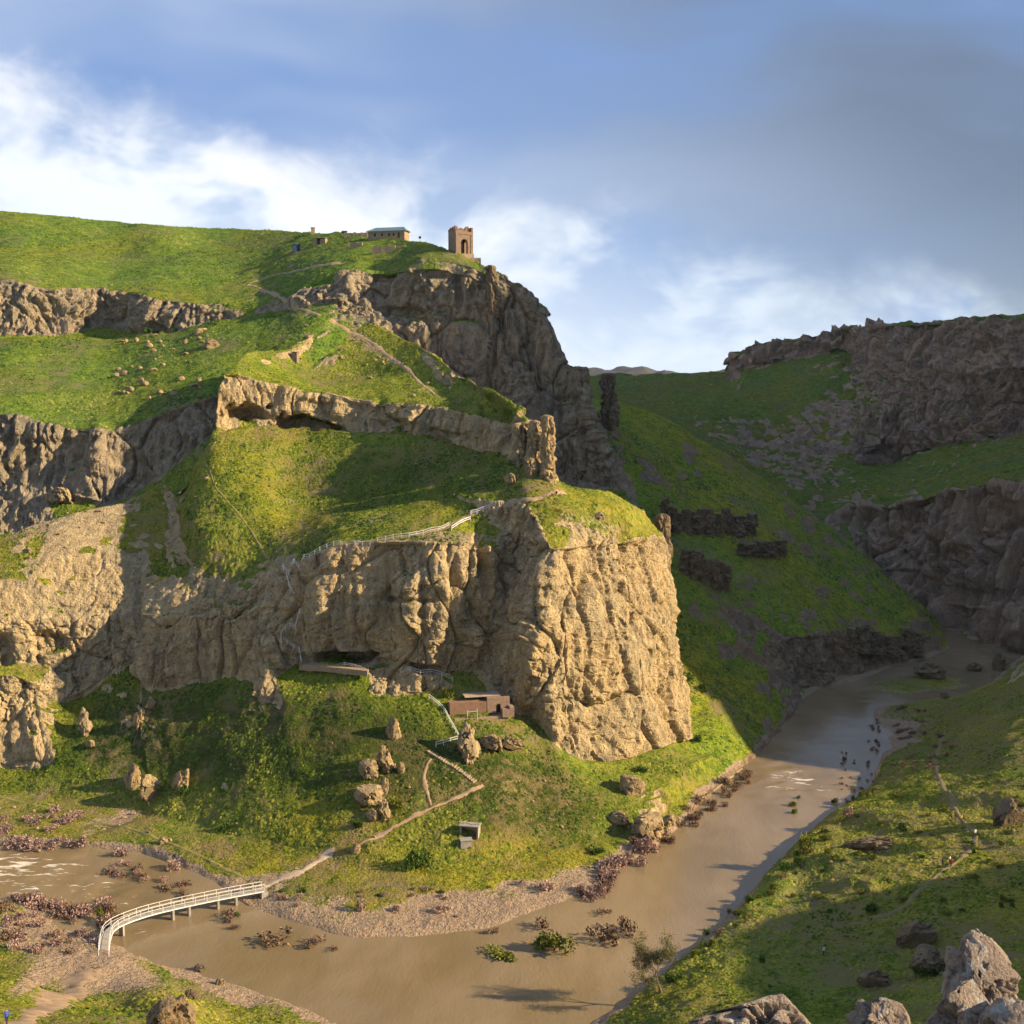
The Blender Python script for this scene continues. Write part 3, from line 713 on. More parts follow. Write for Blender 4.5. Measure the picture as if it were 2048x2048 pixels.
hill_near, P_near, rk_near = build_patch('bank_and_shade_ridge', NEAR, MT_NEAR, cell=.58, cells=[.6, .5, .5, 1.1, 3, 6], grass_amp=1.3, dirt=shore,
    sculpt=[(1700, 1790, 60, 26, 0, 1.6, 1.5), (1700, 1795, 45, 16, 0, -1.2, 2), (1780, 1640, 90, 16, 0, 1.8, 1.5), (1760, 1700, 70, 14, 0, -2.2, 1.3), (1680, 1725, 60, 14, -10, 1.4, 1.5), (1960, 1600, 80, 14, 0, 1.6, 1.5), (2010, 1630, 50, 16, 0, -2, 1.3), (1830, 1860, 60, 20, 0, 1.5, 1.5), (1560, 1780, 30, 20, -40, 1, 1.5), (120, 1960, 60, 30, -30, -.8, 1), (330, 2010, 80, 40, 20, 2.0, 1.5)],
    rocky=[(1750, 1702, 70, 9, 0, .5), (2010, 1632, 60, 14, 0, .5), (1840, 1880, 60, 14, 0, .35)],
    soil=[(1880, 1760, 120, 22, -30, .3), (1720, 1770, 50, 14, 0, .3), (1800, 1450, 110, 50, 0, .45), (1960, 1480, 80, 60, -30, .3), (60, 1960, 90, 22, -35, .45), (300, 1970, 140, 30, 10, .42), (110, 1870, 190, 70, 5, .62), (180, 1960, 140, 50, -15, .5), (1640, 1920, 120, 30, -15, .25)],
    dry=[(1850, 1800, 260, 90, -10, .45), (1640, 1780, 120, 60, -40, .5), (1830, 1450, 150, 70, 0, .9), (120, 1840, 170, 50, 10, .8), (330, 1960, 160, 40, 10, .6), (1600, 1950, 300, 60, -10, .5), (1960, 1480, 120, 90, -30, .6)])

for i, (Yd, pts) in enumerate([(1500, [(1080, 760), (1200, 752), (1300, 744), (1400, 741), (1500, 733), (1650, 740)]),
                               (2600, [(1000, 760), (1120, 742), (1200, 734), (1265, 735), (1340, 742), (1500, 752)])]):
    cols = []
    for (u, v) in pts:
        p = atY(u, v, Yd)
        cols.append([W_(p.x, Yd - 500, -20), W_(p.x, Yd - 200, p.z - 60), W_(p.x, Yd, p.z), W_(p.x, Yd + 300, p.z - 60)])
    build_patch('far_hill', cols, MT_HILL_HAZE, cell=8, grass_amp=6, scale=6, soft=2)

TERRAIN = [hill_main, hill_back, hill_slope, hill_spur, hill_right, hill_near]
# ------------------------------------------------------------------ ground sheet and river
m, t, bs = new_mat('valley_soil')
t.put(bs.inputs['Base Color'], t.mix(t.noise(geo_pos(t), .02), (.07, .08, .03), (.12, .10, .05)))
bs.inputs['Roughness'].default_value = .95
g = mesh_np('ground', [(-3500, -1500, -4), (3500, -1500, -4), (3500, 4500, -4), (-3500, 4500, -4)], [(0, 1, 2, 3)], m, False)
g['kind'] = 'structure'

m, t, bs = new_mat('muddy_water')
p = geo_pos(t)
fl = t.mapping(p, (1, .45, 1), (0, 0, R(-25)))
mud = t.mix(t.step(t.noise(fl, .06, 3), .35, .65), (.195, .140, .070), (.250, .185, .108))
foam = t.attr('foam')
ff = t.step(t.math('ADD', t.math('MULTIPLY', foam, .40), t.noise(t.mapping(p, (.35, 1.3, 1), (0, 0, R(-12))), .55, 4, .62)), .88, .98)
t.put(bs.inputs['Base Color'], t.mix(ff, mud, (.72, .66, .55)))
bs.inputs['Roughness'].default_value = .10
bs.inputs['Specular IOR Level'].default_value = .55
h = t.math('ADD', t.noise(fl, 1.6, 3, .65), t.math('MULTIPLY', t.noise(fl, .30, 2), 1.0))
t.put(bs.inputs['Normal'], t.bump(h, .30, .22))
MT_WATER = m


def river_mesh():
    xs = np.arange(-180, 330, 1.5, dtype=np.float32); ys = np.arange(110, 560, 1.5, dtype=np.float32)
    X, Yv = np.meshgrid(xs, ys, indexing='ij')
    Z = .05 * fbm(X / 3, Yv / 3, X * 0, 2, 5)
    foam = np.zeros_like(X)
    for (u, v, r, k) in [(20, 1735, 16, 1), (100, 1738, 12, .9), (190, 1775, 10, .9), (250, 1800, 8, .7), (60, 1770, 10, .9), (310, 1810, 6, .5),
                         (1590, 1555, 11, .95), (1560, 1575, 8, .85), (1640, 1575, 9, .85), (285, 1862, 3.5, .9), (1210, 1990, 3, .8),
                         (1700, 1370, 7, .7), (1640, 1372, 5, .7), (1980, 1290, 14, .8), (1960, 1280, 8, .7), (1470, 1690, 3, .6), (1900, 1385, 5, .5)]:
        c = atZ(u, v, 0)
        foam = np.maximum(foam, k * np.exp(-((X - c.x) ** 2 + ((Yv - c.y)) ** 2) / (r * r)))
    Z = Z + foam * .30 * fbm(X / 1.8, Yv / 1.8, X * 0 + 3, 2, 9)
    P = np.stack([X, Yv, Z], -1)
    nu, nv = X.shape
    idx = np.arange(nu * nv).reshape(nu, nv)
    q = np.stack([idx[:-1, :-1], idx[1:, :-1], idx[1:, 1:], idx[:-1, 1:]], -1).reshape(-1, 4)
    o = mesh_np('river', P.reshape(-1, 3), q, MT_WATER, True, {'foam': foam})
    o['kind'] = 'structure'
    return o


river = river_mesh()


# ================================================================== objects
from mathutils.bvhtree import BVHTree
bpy.context.view_layer.update()
_dg = bpy.context.evaluated_depsgraph_get()
BVH = {o.name: BVHTree.FromObject(o, _dg) for o in TERRAIN}
ORI = Vector((0, 0, CAMZ))


def hit(u, v, terr=None):
    """point of the terrain seen at a pixel of the photograph"""
    d = rayd(u, v).normalized()
    best = None
    for o in (terr or TERRAIN):
        loc, nor, _, _ = BVH[o.name].ray_cast(ORI, d)
        if loc is not None and (best is None or (loc - ORI).length < best[2]):
            best = (loc.copy(), nor.copy(), (loc - ORI).length)
    if best is None and v < 700:
        return hit(u, v + 2, terr)
    if best is None or best[0].z < 0:
        p = atZ(u, v, 0)
        best = (p, Vector((0, 0, 1)), (p - ORI).length)
    return best


def drop(x, y, top=None):
    z, n = -1e9, Vector((0, 0, 1))
    for o in TERRAIN:
        loc, nor, _, _ = BVH[o.name].ray_cast(Vector((x, y, top or 420)), Vector((0, 0, -1)))
        if loc is not None and loc.z > z:
            z, n = loc.z, nor
    return (z if z > -1e8 else 0), n


def tag(o, label, cat, group=None, kind=None):
    if label:
        o['label'] = label
    if cat:
        o['category'] = cat
    if group:
        o['group'] = group
    if kind:
        o['kind'] = kind
    return o


def empty(name, loc, rz=0):
    o = bpy.data.objects.new(name, None)
    o.location = loc
    o.rotation_euler = (0, 0, rz)
    o.empty_display_size = .5
    COL.objects.link(o)
    return o


def put(name, mesh, parent=None, loc=(0, 0, 0), rot=(0, 0, 0), sc=(1, 1, 1)):
    o = bpy.data.objects.new(name, mesh)
    o.location = loc; o.rotation_euler = rot; o.scale = sc
    if parent:
        o.parent = parent
    COL.objects.link(o)
    return o


class MB:
    """collects simple solids into one mesh"""
    def __init__(self):
        self.v, self.f = [], []

    def hexa(self, p):
        b = len(self.v)
        self.v += [tuple(q) for q in p]
        self.f += [(b + i for i in t) for t in ((3, 2, 1, 0), (4, 5, 6, 7), (0, 1, 5, 4), (1, 2, 6, 5), (2, 3, 7, 6), (3, 0, 4, 7))]
        return self

    def box(self, c, sx, sy, sz, rz=0, jit=0):
        ca, sa = math.cos(rz), math.sin(rz)
        pts = []
        for z in (0, sz):
            for (x, y) in ((-sx / 2, -sy / 2), (sx / 2, -sy / 2), (sx / 2, sy / 2), (-sx / 2, sy / 2)):
                x += random.uniform(-jit, jit); y += random.uniform(-jit, jit)
                pts.append((c[0] + x * ca - y * sa, c[1] + x * sa + y * ca, c[2] + z + random.uniform(-jit, jit)))
        return self.hexa(pts)

    def bar(self, a, b, w, h=None):
        a, b = Vector(a), Vector(b)
        d = (b - a)
        if d.length < 1e-6:
            return self
        d.normalize()
        up = Vector((0, 0, 1)) if abs(d.z) < .95 else Vector((1, 0, 0))
        s = d.cross(up).normalized() * (w / 2)
        t = s.cross(d).normalized() * ((h or w) / 2)
        return self.hexa([a - s - t, a + s - t, a + s + t, a - s + t, b - s - t, b + s - t, b + s + t, b - s + t])

    def tube(self, pts, rads, n=6):
        base = len(self.v)
        for i, (p, r) in enumerate(zip(pts, rads)):
            p = Vector(p)
            d = (Vector(pts[min(i + 1, len(pts) - 1)]) - Vector(pts[max(i - 1, 0)])).normalized()
            ref = Vector((1, 0, 0)) if abs(d.x) < .9 else Vector((0, 1, 0))
            a = d.cross(ref).normalized(); b = d.cross(a)
            for k in range(n):
                t = 2 * math.pi * k / n
                self.v.append(tuple(p + (a * math.cos(t) + b * math.sin(t)) * r))
        for i in range(len(pts) - 1):
            for k in range(n):
                k2 = (k + 1) % n
                self.f.append((base + i * n + k, base + i * n + k2, base + (i + 1) * n + k2, base + (i + 1) * n + k))
        self.f.append(tuple(base + (len(pts) - 1) * n + k for k in range(n)))
        return self

    def mesh(self, name, mat, smooth=False):
        me = bpy.data.meshes.new(name)
        me.from_pydata(self.v, [], [tuple(f) for f in self.f])
        bm = bmesh.new(); bm.from_mesh(me)
        bmesh.ops.recalc_face_normals(bm, faces=bm.faces)
        bm.to_mesh(me); bm.free()
        if smooth:
            me.polygons.foreach_set('use_smooth', [True] * len(me.polygons))
        if mat:
            me.materials.append(mat)
        return me

    def obj(self, name, mat, parent=None, smooth=False):
        return put(name, self.mesh(name, mat, smooth), parent)


def simple_mat(name, c1, c2, sc=3.0, rough=.85, bump=.3, dist=.08, spec=.15):
    m, t, bs = new_mat(name)
    p = geo_pos(t)
    f = t.noise(p, sc, 3, .6)
    t.put(bs.inputs['Base Color'], t.mix(t.step(f, .36, .64), c1, c2))
    bs.inputs['Roughness'].default_value = rough
    bs.inputs['Specular IOR Level'].default_value = spec
    t.put(bs.inputs['Normal'], t.bump(f, bump, dist))
    return m


def boulder_mat(name, tint=(1, 1, 1), lichen=False):
    m, t, bs = new_mat(name)
    p = geo_pos(t)
    c, fine, pits = rock_color(t, p, tint)
    if lichen:
        c = t.mix(.5, c, (.30, .25, .23))
        f = t.noise(p, 1.6, 4, .7)
        c = t.mix(t.math('MULTIPLY', t.step(f, .52, .64), .75), c, (.42, .42, .38))
        c = t.mix(t.math('MULTIPLY', t.step(t.noise(p, 5.0, 3, .7), .60, .70), .7), c, (.05, .045, .035))
        fine = t.noise(p, 7, 4, .7)
    t.put(bs.inputs['Base Color'], c)
    bs.inputs['Roughness'].default_value = .95
    bs.inputs['Specular IOR Level'].default_value = .08
    t.put(bs.inputs['Normal'], t.bump(t.math('SUBTRACT', fine, t.math('MULTIPLY', pits, .5)), .9, .25 if lichen else .5))
    return m


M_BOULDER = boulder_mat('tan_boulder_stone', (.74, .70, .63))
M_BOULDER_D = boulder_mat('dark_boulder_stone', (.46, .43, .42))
M_FORE = boulder_mat('lichen_grey_stone', (.66, .61, .62), True)
M_WHITE = simple_mat('white_paint', (.74, .73, .70), (.60, .58, .54), 4, .6, .1)
M_CONC = simple_mat('grey_concrete', (.26, .235, .20), (.34, .31, .27), 2.5)
M_WOOD = simple_mat('grey_boards', (.30, .26, .21), (.40, .35, .28), 4)
M_DARK = simple_mat('dark_opening', (.02, .018, .015), (.03, .026, .02), 2)
M_TEAL = simple_mat('teal_roof_sheet', (.085, .155, .19), (.12, .19, .225), .8, .5, .1, spec=.4)
M_STONE = simple_mat('ochre_stone_wall', (.34, .25, .15), (.25, .19, .125), 1.8, .95, .7, .2)
M_PATH = simple_mat('trodden_earth', (.36, .25, .155), (.28, .19, .11), .9, .95, .5, .15)
M_PATH_PALE = simple_mat('pale_gravel_path', (.42, .33, .24), (.34, .26, .18), .9, .95, .5, .15)


def brick_mat(name, c1, c2, mortar):
    m, t, bs = new_mat(name)
    tcn = t.n.new('ShaderNodeTexCoord')
    b = t.n.new('ShaderNodeTexBrick')
    b.inputs['Scale'].default_value = 1.0
    b.inputs['Brick Width'].default_value = .42; b.inputs['Row Height'].default_value = .16
    b.inputs['Mortar Size'].default_value = .018
    b.inputs['Color1'].default_value = (*c1, 1); b.inputs['Color2'].default_value = (*c2, 1); b.inputs['Mortar'].default_value = (*mortar, 1)
    sx = t.n.new('ShaderNodeSeparateXYZ'); t.put(sx.inputs[0], tcn.outputs['Object'])
    cx = t.n.new('ShaderNodeCombineXYZ')
    t.put(cx.inputs[0], t.math('ADD', sx.outputs[0], sx.outputs[1])); t.put(cx.inputs[1], sx.outputs[2])
    t.put(b.inputs['Vector'], cx.outputs[0])
    f = t.noise(tcn.outputs['Object'], 1.1, 4, .65)
    t.put(bs.inputs['Base Color'], t.mix(t.math('MULTIPLY', t.step(f, .45, .70), .6), b.outputs['Color'], (.17, .12, .09)))
    bs.inputs['Roughness'].default_value = .95
    t.put(bs.inputs['Normal'], t.bump(t.math('ADD', t.math('MULTIPLY', b.outputs['Fac'], -.5), f), .8, .15))
    return m


M_BRICK = brick_mat('old_red_brick', (.33, .23, .165), (.28, .185, .13), (.31, .25, .19))
M_BRICK2 = brick_mat('brown_brick', (.30, .17, .11), (.25, .135, .085), (.27, .20, .14))


# ------------------------------------------------------------------ rocks
def rock_mesh(name, seed, mat, sub=4, rough=1.0, elong=(1, 1, 1), facet=.8, lean=0.0, squash=None):
    bm = bmesh.new()
    bmesh.ops.create_icosphere(bm, subdivisions=sub, radius=1.0)
    V = np.array([v.co[:] for v in bm.verts], np.float32)
    rs = np.random.RandomState(seed)
    off = rs.rand(3) * 50
    q = V * 1.1 + off
    d = 1 + .30 * fbm(q[:, 0], q[:, 1], q[:, 2], 2, seed)
    d += facet * (.40 * blocks(q[:, 0] * 1.5, q[:, 1] * 1.5, q[:, 2] * 1.3, seed, .25, .5) + .05) + facet * .16 * blocks(q[:, 0] * 4, q[:, 1] * 4, q[:, 2] * 3.4, seed + 1, .25, .5)
    d += .15 * rough * fbm(q[:, 0] * 3, q[:, 1] * 3, q[:, 2] * 3, 2, seed + 3) + .05 * rough * fbm(q[:, 0] * 8, q[:, 1] * 8, q[:, 2] * 8, 2, seed + 5)
    V = V * d[:, None]
    for _ in range(9):                                           # broken planes
        n = rs.normal(size=3); n /= np.linalg.norm(n)
        if n[2] < -.3:
            n[2] = -n[2]
        h = V @ n; lim = rs.uniform(.62, .92)
        over = np.maximum(h - lim, 0)
        V = V - n[None] * (over * .8)[:, None]
    V = V / np.abs(V).max(0) * np.array(elong, np.float32)
    V[:, 0] += lean * V[:, 2]
    for v, c in zip(bm.verts, V):
        v.co = c
    me = bpy.data.meshes.new(name)
    bm.to_mesh(me); bm.free()
    me.materials.append(mat)
    return me


RM = [rock_mesh('boulder_shape', 100 + i, M_BOULDER, 5, elong=((1, .9, .85), (.8, .8, 1.1), (1.2, .9, .7), (1, 1, 1))[i % 4]) for i in range(8)]
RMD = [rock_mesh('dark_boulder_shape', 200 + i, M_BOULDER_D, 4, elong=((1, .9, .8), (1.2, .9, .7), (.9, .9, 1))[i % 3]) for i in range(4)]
RS_ = [rock_mesh('small_rock_shape', 300 + i, M_BOULDER, 2, elong=((1, .9, .7), (.8, .8, .9), (1.2, .9, .6))[i % 3]) for i in range(5)]


def boulder(u, v, wpx, hpx, label, mesh=None, name='boulder', group=None, sink=.42, rz=None, depth=None, me=None):
    """a rock whose foot is at pixel (u, v), wpx wide and hpx high in the photograph"""
    p, n, dist = hit(u, v)
    k = dist / FPX
    me = me or (mesh or RM)[random.randrange(len(mesh or RM))]
    sx = wpx * k / 2; sz = hpx * k * .96 / 2 / (1 - sink / 2)
    sy = depth or min(sx, sz) * random.uniform(.85, 1.1)
    o = put(name, me, None, (p.x, p.y + sy * .35, p.z + sz * (1 - sink)), (random.uniform(-.15, .15), random.uniform(-.15, .15), rz if rz is not None else random.uniform(-.5, .5)), (sx, sy, sz))
    return tag(o, label, 'rock', group)


# big individual boulders: foot pixel, width, height
for (u, v, wd, ht, lab) in [
    (787, 1478, 44, 52, 'tan egg-shaped boulder alone on the dark grass below the cliff cave'),
    (1062, 952, 42, 60, 'tall tan boulder leaning beside the sunlit rock pillar on the upper slope'),
    (1022, 968, 30, 34, 'small square tan boulder with long shadow left of the rock pillar'),
    (935, 1522, 62, 72, 'large rounded tan boulder under the lower stair railing'),
    (985, 1500, 55, 45, 'low tan rock between the big stair boulder and its right neighbour'),
    (1025, 1500, 46, 38, 'rounded tan rock ending the outcrop right of the stair boulder'),
    (735, 1560, 34, 60, 'narrow upright tan block at the top left of the knobbly rock cluster'),
    (770, 1545, 44, 52, 'tan rock at the top of the knobbly rock cluster on the lower slope'),
    (802, 1548, 24, 30, 'small pale rock at the right end of the knobbly cluster top'),
    (735, 1612, 50, 60, 'bulky tan rock at the left of the knobbly rock cluster'),
    (768, 1590, 30, 42, 'medium tan rock in the middle of the knobbly rock cluster'),
    (745, 1642, 26, 36, 'small tan rock at the foot of the knobbly rock cluster'),
    (768, 1640, 34, 40, 'rounded tan rock at the lower right of the knobbly rock cluster'),
    (265, 1580, 46, 60, 'upper left boulder of the pair at the foot of the left slope'),
    (297, 1602, 48, 62, 'lower right boulder of the pair at the foot of the left slope'),
    (362, 1580, 42, 44, 'tan boulder with a green bush at its foot left of the slope bottom'),
    (275, 1455, 24, 36, 'upright tan rock on the dark slope under the left cliff'),
    (300, 1418, 24, 24, 'small round rock high on the dark slope under the left cliff'),
    (168, 1470, 36, 50, 'rock beside the left frame outcrop on the dark slope'),
    (180, 1495, 22, 20, 'small rock at the foot of the left slope outcrop'),
    (118, 1008, 66, 48, 'slanting slab boulder in the gully under the left cliff'),
    (1262, 1588, 56, 52, 'grey mossy boulder below the foot of the great cliff'),
    (1300, 1680, 60, 74, 'big pointed grey rock at the riverside foot of the slope'),
    (1340, 1652, 30, 30, 'small dark rock right of the pointed riverside rock'),
    (1240, 1650, 44, 40, 'dark rock nestling left of the pointed riverside rock'),
    (420, 696, 34, 26, 'pale boulder below the upper left cliff band'),
    (1200, 1040, 26, 22, 'small tan rock with shadow on the sunny brow above the great cliff'),
    (325, 1688, 20, 16, 'grey boulder on the dry flat beside the left path'),
    (712, 1708, 30, 24, 'tan boulder at the corner of the riverside path'),
]:
    boulder(u, v, wd, ht, lab)
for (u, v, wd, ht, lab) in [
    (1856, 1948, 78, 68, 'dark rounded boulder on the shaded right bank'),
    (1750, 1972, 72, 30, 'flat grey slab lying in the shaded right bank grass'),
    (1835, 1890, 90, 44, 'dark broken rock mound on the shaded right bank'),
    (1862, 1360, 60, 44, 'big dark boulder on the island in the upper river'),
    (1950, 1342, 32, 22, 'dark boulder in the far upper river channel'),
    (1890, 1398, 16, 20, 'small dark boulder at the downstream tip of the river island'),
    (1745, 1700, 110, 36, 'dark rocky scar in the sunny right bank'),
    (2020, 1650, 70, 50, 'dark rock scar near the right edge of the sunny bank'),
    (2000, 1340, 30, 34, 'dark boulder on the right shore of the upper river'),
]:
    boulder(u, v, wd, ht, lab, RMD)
# scattered stones that only differ in place
for k in range(46):
    u, v = random.uniform(230, 440), random.uniform(655, 800)
    s0 = random.uniform(8, 20)
    boulder(u, v, s0, s0 * .7, 'small tan stone scattered on the grass below the upper left cliff band', RS_, 'stone', 'stones below the upper left cliff')
for k in range(40):
    u = random.uniform(640, 1230); v = random.uniform(1480, 1690)
    s0 = random.uniform(4, 9)
    boulder(u, v, s0, s0 * .8, 'small pale stone lying on the lower slope above the river', RS_, 'stone', 'stones on the lower slope')
for k in range(30):
    u = random.uniform(600, 860); v = random.uniform(640, 720) + (u - 600) * .35
    s0 = random.uniform(5, 12)
    boulder(u, v, s0, s0 * .7, 'small tan stone beside the path across the terrace', RS_, 'stone', 'stones on the terrace')
for k in range(34):
    u = random.uniform(40, 420); v = 1110 - u * .38 + random.uniform(-50, 40)
    s0 = random.uniform(6, 15)
    boulder(u, v, s0, s0 * .6, 'small tan stone on the bare back of the left dome cliff', RS_, 'stone', 'stones on the left dome')
for k in range(26):
    u = random.uniform(480, 1180); v = random.uniform(880, 1060)
    s0 = random.uniform(4, 9)
    boulder(u, v, s0, s0 * .8, 'small stone on the grassy slope above the great cliff', RS_, 'stone', 'stones on the upper slope')
for k in range(22):
    u = random.uniform(1650, 2040); v = random.uniform(1620, 2000)
    s0 = random.uniform(5, 12)
    boulder(u, v, s0, s0 * .7, 'small stone in the grass of the right bank', RS_, 'stone', 'stones on the right bank')
for k in range(26):
    u = random.uniform(0, 480); v = random.uniform(1600, 1700) + u * .1
    s0 = random.uniform(4, 11)
    boulder(u, v, s0, s0 * .7, 'small stone on the dry river flat at the left', RS_, 'stone', 'stones on the left flat')


def column_rock(name, seed, mat, n=26, m=60, taper=.75, wob=.22):
    """standing pillar, unit radius and unit height"""
    rs = np.random.RandomState(seed)
    th = np.linspace(0, 2 * math.pi, n, endpoint=False); zz = np.linspace(0, 1, m)
    T, Z = np.meshgrid(th, zz, indexing='ij')
    x, y = np.cos(T), np.sin(T)
    o = rs.rand() * 40
    r = (1 - (1 - taper) * Z) * (1 + .33 * fbm(x + o, y + o, Z * 3 + o, 2, seed) + .34 * blocks(x * 1.6 + o, y * 1.6, Z * 6 + o, seed, .25, .7) + .16 * fbm(x * 4 + o, y * 4, Z * 14, 2, seed + 2))
    r *= np.where(Z > .955, np.sqrt(np.clip((1.0 - Z) / .045, 0.0, 1)) * .8 + .2 * (Z < 1), 1)
    P = np.stack([x * r + .12 * vnoise(Z * 3 + o, Z * 0, Z * 0, seed), y * r, Z], -1)
    idx = np.arange(n * m).reshape(n, m)
    q = []
    for i in range(n):
        j = (i + 1) % n
        q.append(np.stack([idx[i, :-1], idx[j, :-1], idx[j, 1:], idx[i, 1:]], -1))
    o_ = mesh_np(name, P.reshape(-1, 3), np.concatenate(q), mat, False)
    me = o_.data
    bpy.data.objects.remove(o_)
    return me


CR = [column_rock('rock_column', 400 + i, M_BOULDER, taper=.8) for i in range(4)]
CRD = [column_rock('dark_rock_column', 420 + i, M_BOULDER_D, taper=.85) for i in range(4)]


def pillar(u, vbase, vtop, wpx, label, me, name='rock_pillar', group=None, Y=None, dep=1.0, lean=0):
    p, n, dist = hit(u, vbase)
    if Y:
        p = atY(u, vbase, Y); dist = (p - ORI).length
    k = dist / FPX
    h = (vbase - vtop) * k * 1.02
    sink = h * .12
    o = put(name, me, None, (p.x, p.y, p.z - sink), (0, lean, random.uniform(0, 6)), (wpx * k / 2, wpx * k / 2 * dep, h + sink))
    return tag(o, label, 'rock pillar', group)


pillar(1094, 955, 832, 34, 'sunlit tan rock pillar at the right end of the cliff ledge', CR[0])
pillar(1070, 930, 842, 32, 'shaded rock column just left of the sunlit pillar on the ledge', CR[1])
pillar(1044, 924, 846, 32, 'rock column of the ledge with a grassy cap, second left of the sunlit pillar', CR[2])
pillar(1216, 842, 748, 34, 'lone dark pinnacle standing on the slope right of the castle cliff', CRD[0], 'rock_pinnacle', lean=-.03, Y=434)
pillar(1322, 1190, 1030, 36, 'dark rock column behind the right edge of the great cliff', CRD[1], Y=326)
pillar(990, 625, 534, 26, 'slanting rock spire on the skyline right of the brick tower', CRD[1], 'rock_spire', lean=.12)


def outcrop(name, label, pts, hpx, wpx, n, me_list):
    """row of standing columns breaking out of a slope"""
    p0, _, _ = hit(*pts[len(pts) // 2])
    e = empty(name, p0)
    L = len(pts) - 1
    for i in range(n):
        f = (i + random.uniform(-.3, .3)) / max(1, n - 1) * L
        f = min(max(f, 0), L - .001)
        a = int(f); t = f - a
        u = pts[a][0] * (1 - t) + pts[a + 1][0] * t; v = pts[a][1] * (1 - t) + pts[a + 1][1] * t + random.uniform(-.15, .15) * hpx
        p, _, dist = hit(u, v)
        k = dist / FPX
        h = hpx * k * random.uniform(.75, 1.2); wd = wpx * k * random.uniform(.7, 1.25) / 2
        put('column', random.choice(me_list), e, p - p0 - Vector((0, 0, h * .25)), (random.uniform(-.06, .06), random.uniform(-.06, .06), random.uniform(0, 6)), (wd, wd * 1.3, h * 1.25))
    return tag(e, label, 'rock outcrop')


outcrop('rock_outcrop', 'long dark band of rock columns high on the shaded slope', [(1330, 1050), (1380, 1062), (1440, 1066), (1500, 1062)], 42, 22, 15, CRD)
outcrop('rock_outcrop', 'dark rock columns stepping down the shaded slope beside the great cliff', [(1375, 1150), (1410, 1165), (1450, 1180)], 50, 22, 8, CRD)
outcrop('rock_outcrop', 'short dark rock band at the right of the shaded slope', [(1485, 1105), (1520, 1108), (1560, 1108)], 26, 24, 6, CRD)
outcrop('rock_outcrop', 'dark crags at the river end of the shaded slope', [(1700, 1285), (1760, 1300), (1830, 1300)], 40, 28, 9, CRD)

# ------------------------------------------------------------------ foreground rocks by the camera
for (u, vt, Yd, sx, sy, sz, seed, lean, lab) in [
    (1545, 1990, 42, 3.0, 2.0, 2.6, 501, .1, 'wide pinkish lichen rock cut by the bottom frame edge'),
    (1790, 1998, 40, 1.7, 1.4, 1.9, 502, .2, 'small broken rock between the two big foreground rocks'),
    (1990, 1872, 38, 1.6, 1.4, 2.1, 506, .30, 'tall pointed foreground rock with orange side at the bottom right corner'),
    (1930, 1965, 37, 1.5, 1.3, 1.9, 504, 0, 'rounded lichen rock leaning on the tall foreground rock'),
    (2035, 2000, 36, 1.2, 1.2, 1.5, 505, 0, 'low rock in the bottom right corner'),
]:
    p = atY(u, vt, Yd)
    me = rock_mesh('foreground_rock_shape', seed, M_FORE, 6, 1.5, (1, 1, 1), .7, lean)
    zmax = max(v.co.z for v in me.vertices)
    o = put('foreground_rock', me, None, (p.x - lean * sz, p.y, p.z - zmax * sz), (0, 0, 0), (sx, sy, sz))
    tag(o, lab, 'rock')
for (u, v, wd, ht, sd, lab) in [(335, 2075, 100, 95, 511, 'mossy dark rock at the bottom edge near the dirt road'), (382, 2000, 30, 22, 512, 'small grey rock above the mossy bottom edge rock'),
                                (440, 1970, 20, 14, 513, 'small grey rock at the water edge of the near bank'), (400, 1942, 26, 14, 514, 'pale rock by the shore right of the bridge foot')]:
    boulder(u, v, wd, ht, lab, me=rock_mesh('bank_rock_shape', sd, M_BOULDER_D, 4))


# ------------------------------------------------------------------ paths
M_PATH_DIM = simple_mat('faint_trodden_grass', (.23, .17, .09), (.17, .15, .06), .9, .95, .5, .15)
PATH_PTS = []


def path(name, px, width, mat, terr=None, lift=.12):
    W = [hit(u, v, terr)[0] for (u, v) in px]
    pts = []
    for i in range(len(W) - 1):
        p0, p1, p2, p3 = W[max(i - 1, 0)], W[i], W[i + 1], W[min(i + 2, len(W) - 1)]
        n = max(2, int((p2 - p1).length / .5))
        for k in range(n):
            t = k / n
            pts.append(.5 * ((2 * p1) + (-p0 + p2) * t + (2 * p0 - 5 * p1 + 4 * p2 - p3) * t * t + (-p0 + 3 * p1 - 3 * p2 + p3) * t ** 3))
    pts.append(W[-1])
    PATH_PTS.extend((p.x, p.y, p.z, width) for p in pts)
    V, Q = [], []
    m_ = 5
    for i, p in enumerate(pts):
        d = pts[min(i + 1, len(pts) - 1)] - pts[max(i - 1, 0)]
        d.z = 0
        d.normalize()
        sd = Vector((-d.y, d.x, 0))
        wv = width * (1 + .55 * float(vnoise(i * .17, 3.1, 0))) / 2
        for j in range(m_):
            q = p + sd * wv * (j / (m_ - 1) * 2 - 1 + random.uniform(-.3, .3))
            best = None
            for o in TERRAIN:
                loc, nor, _, _ = BVH[o.name].ray_cast(Vector((q.x, q.y, p.z + 4)), Vector((0, 0, -1)))
                if loc is not None and (best is None or loc.z > best):
                    best = loc.z
            z = best if best is not None and abs(best - p.z) < 4 else p.z
            V.append((q.x, q.y, z + (lift if 0 < j < m_ - 1 else -.05)))
        if i:
            for j in range(m_ - 1):
                a = (i - 1) * m_ + j
                Q.append((a, a + 1, a + m_ + 1, a + m_))
    o = mesh_np(name, V, Q, mat, True)
    o['kind'] = 'structure'
    return o


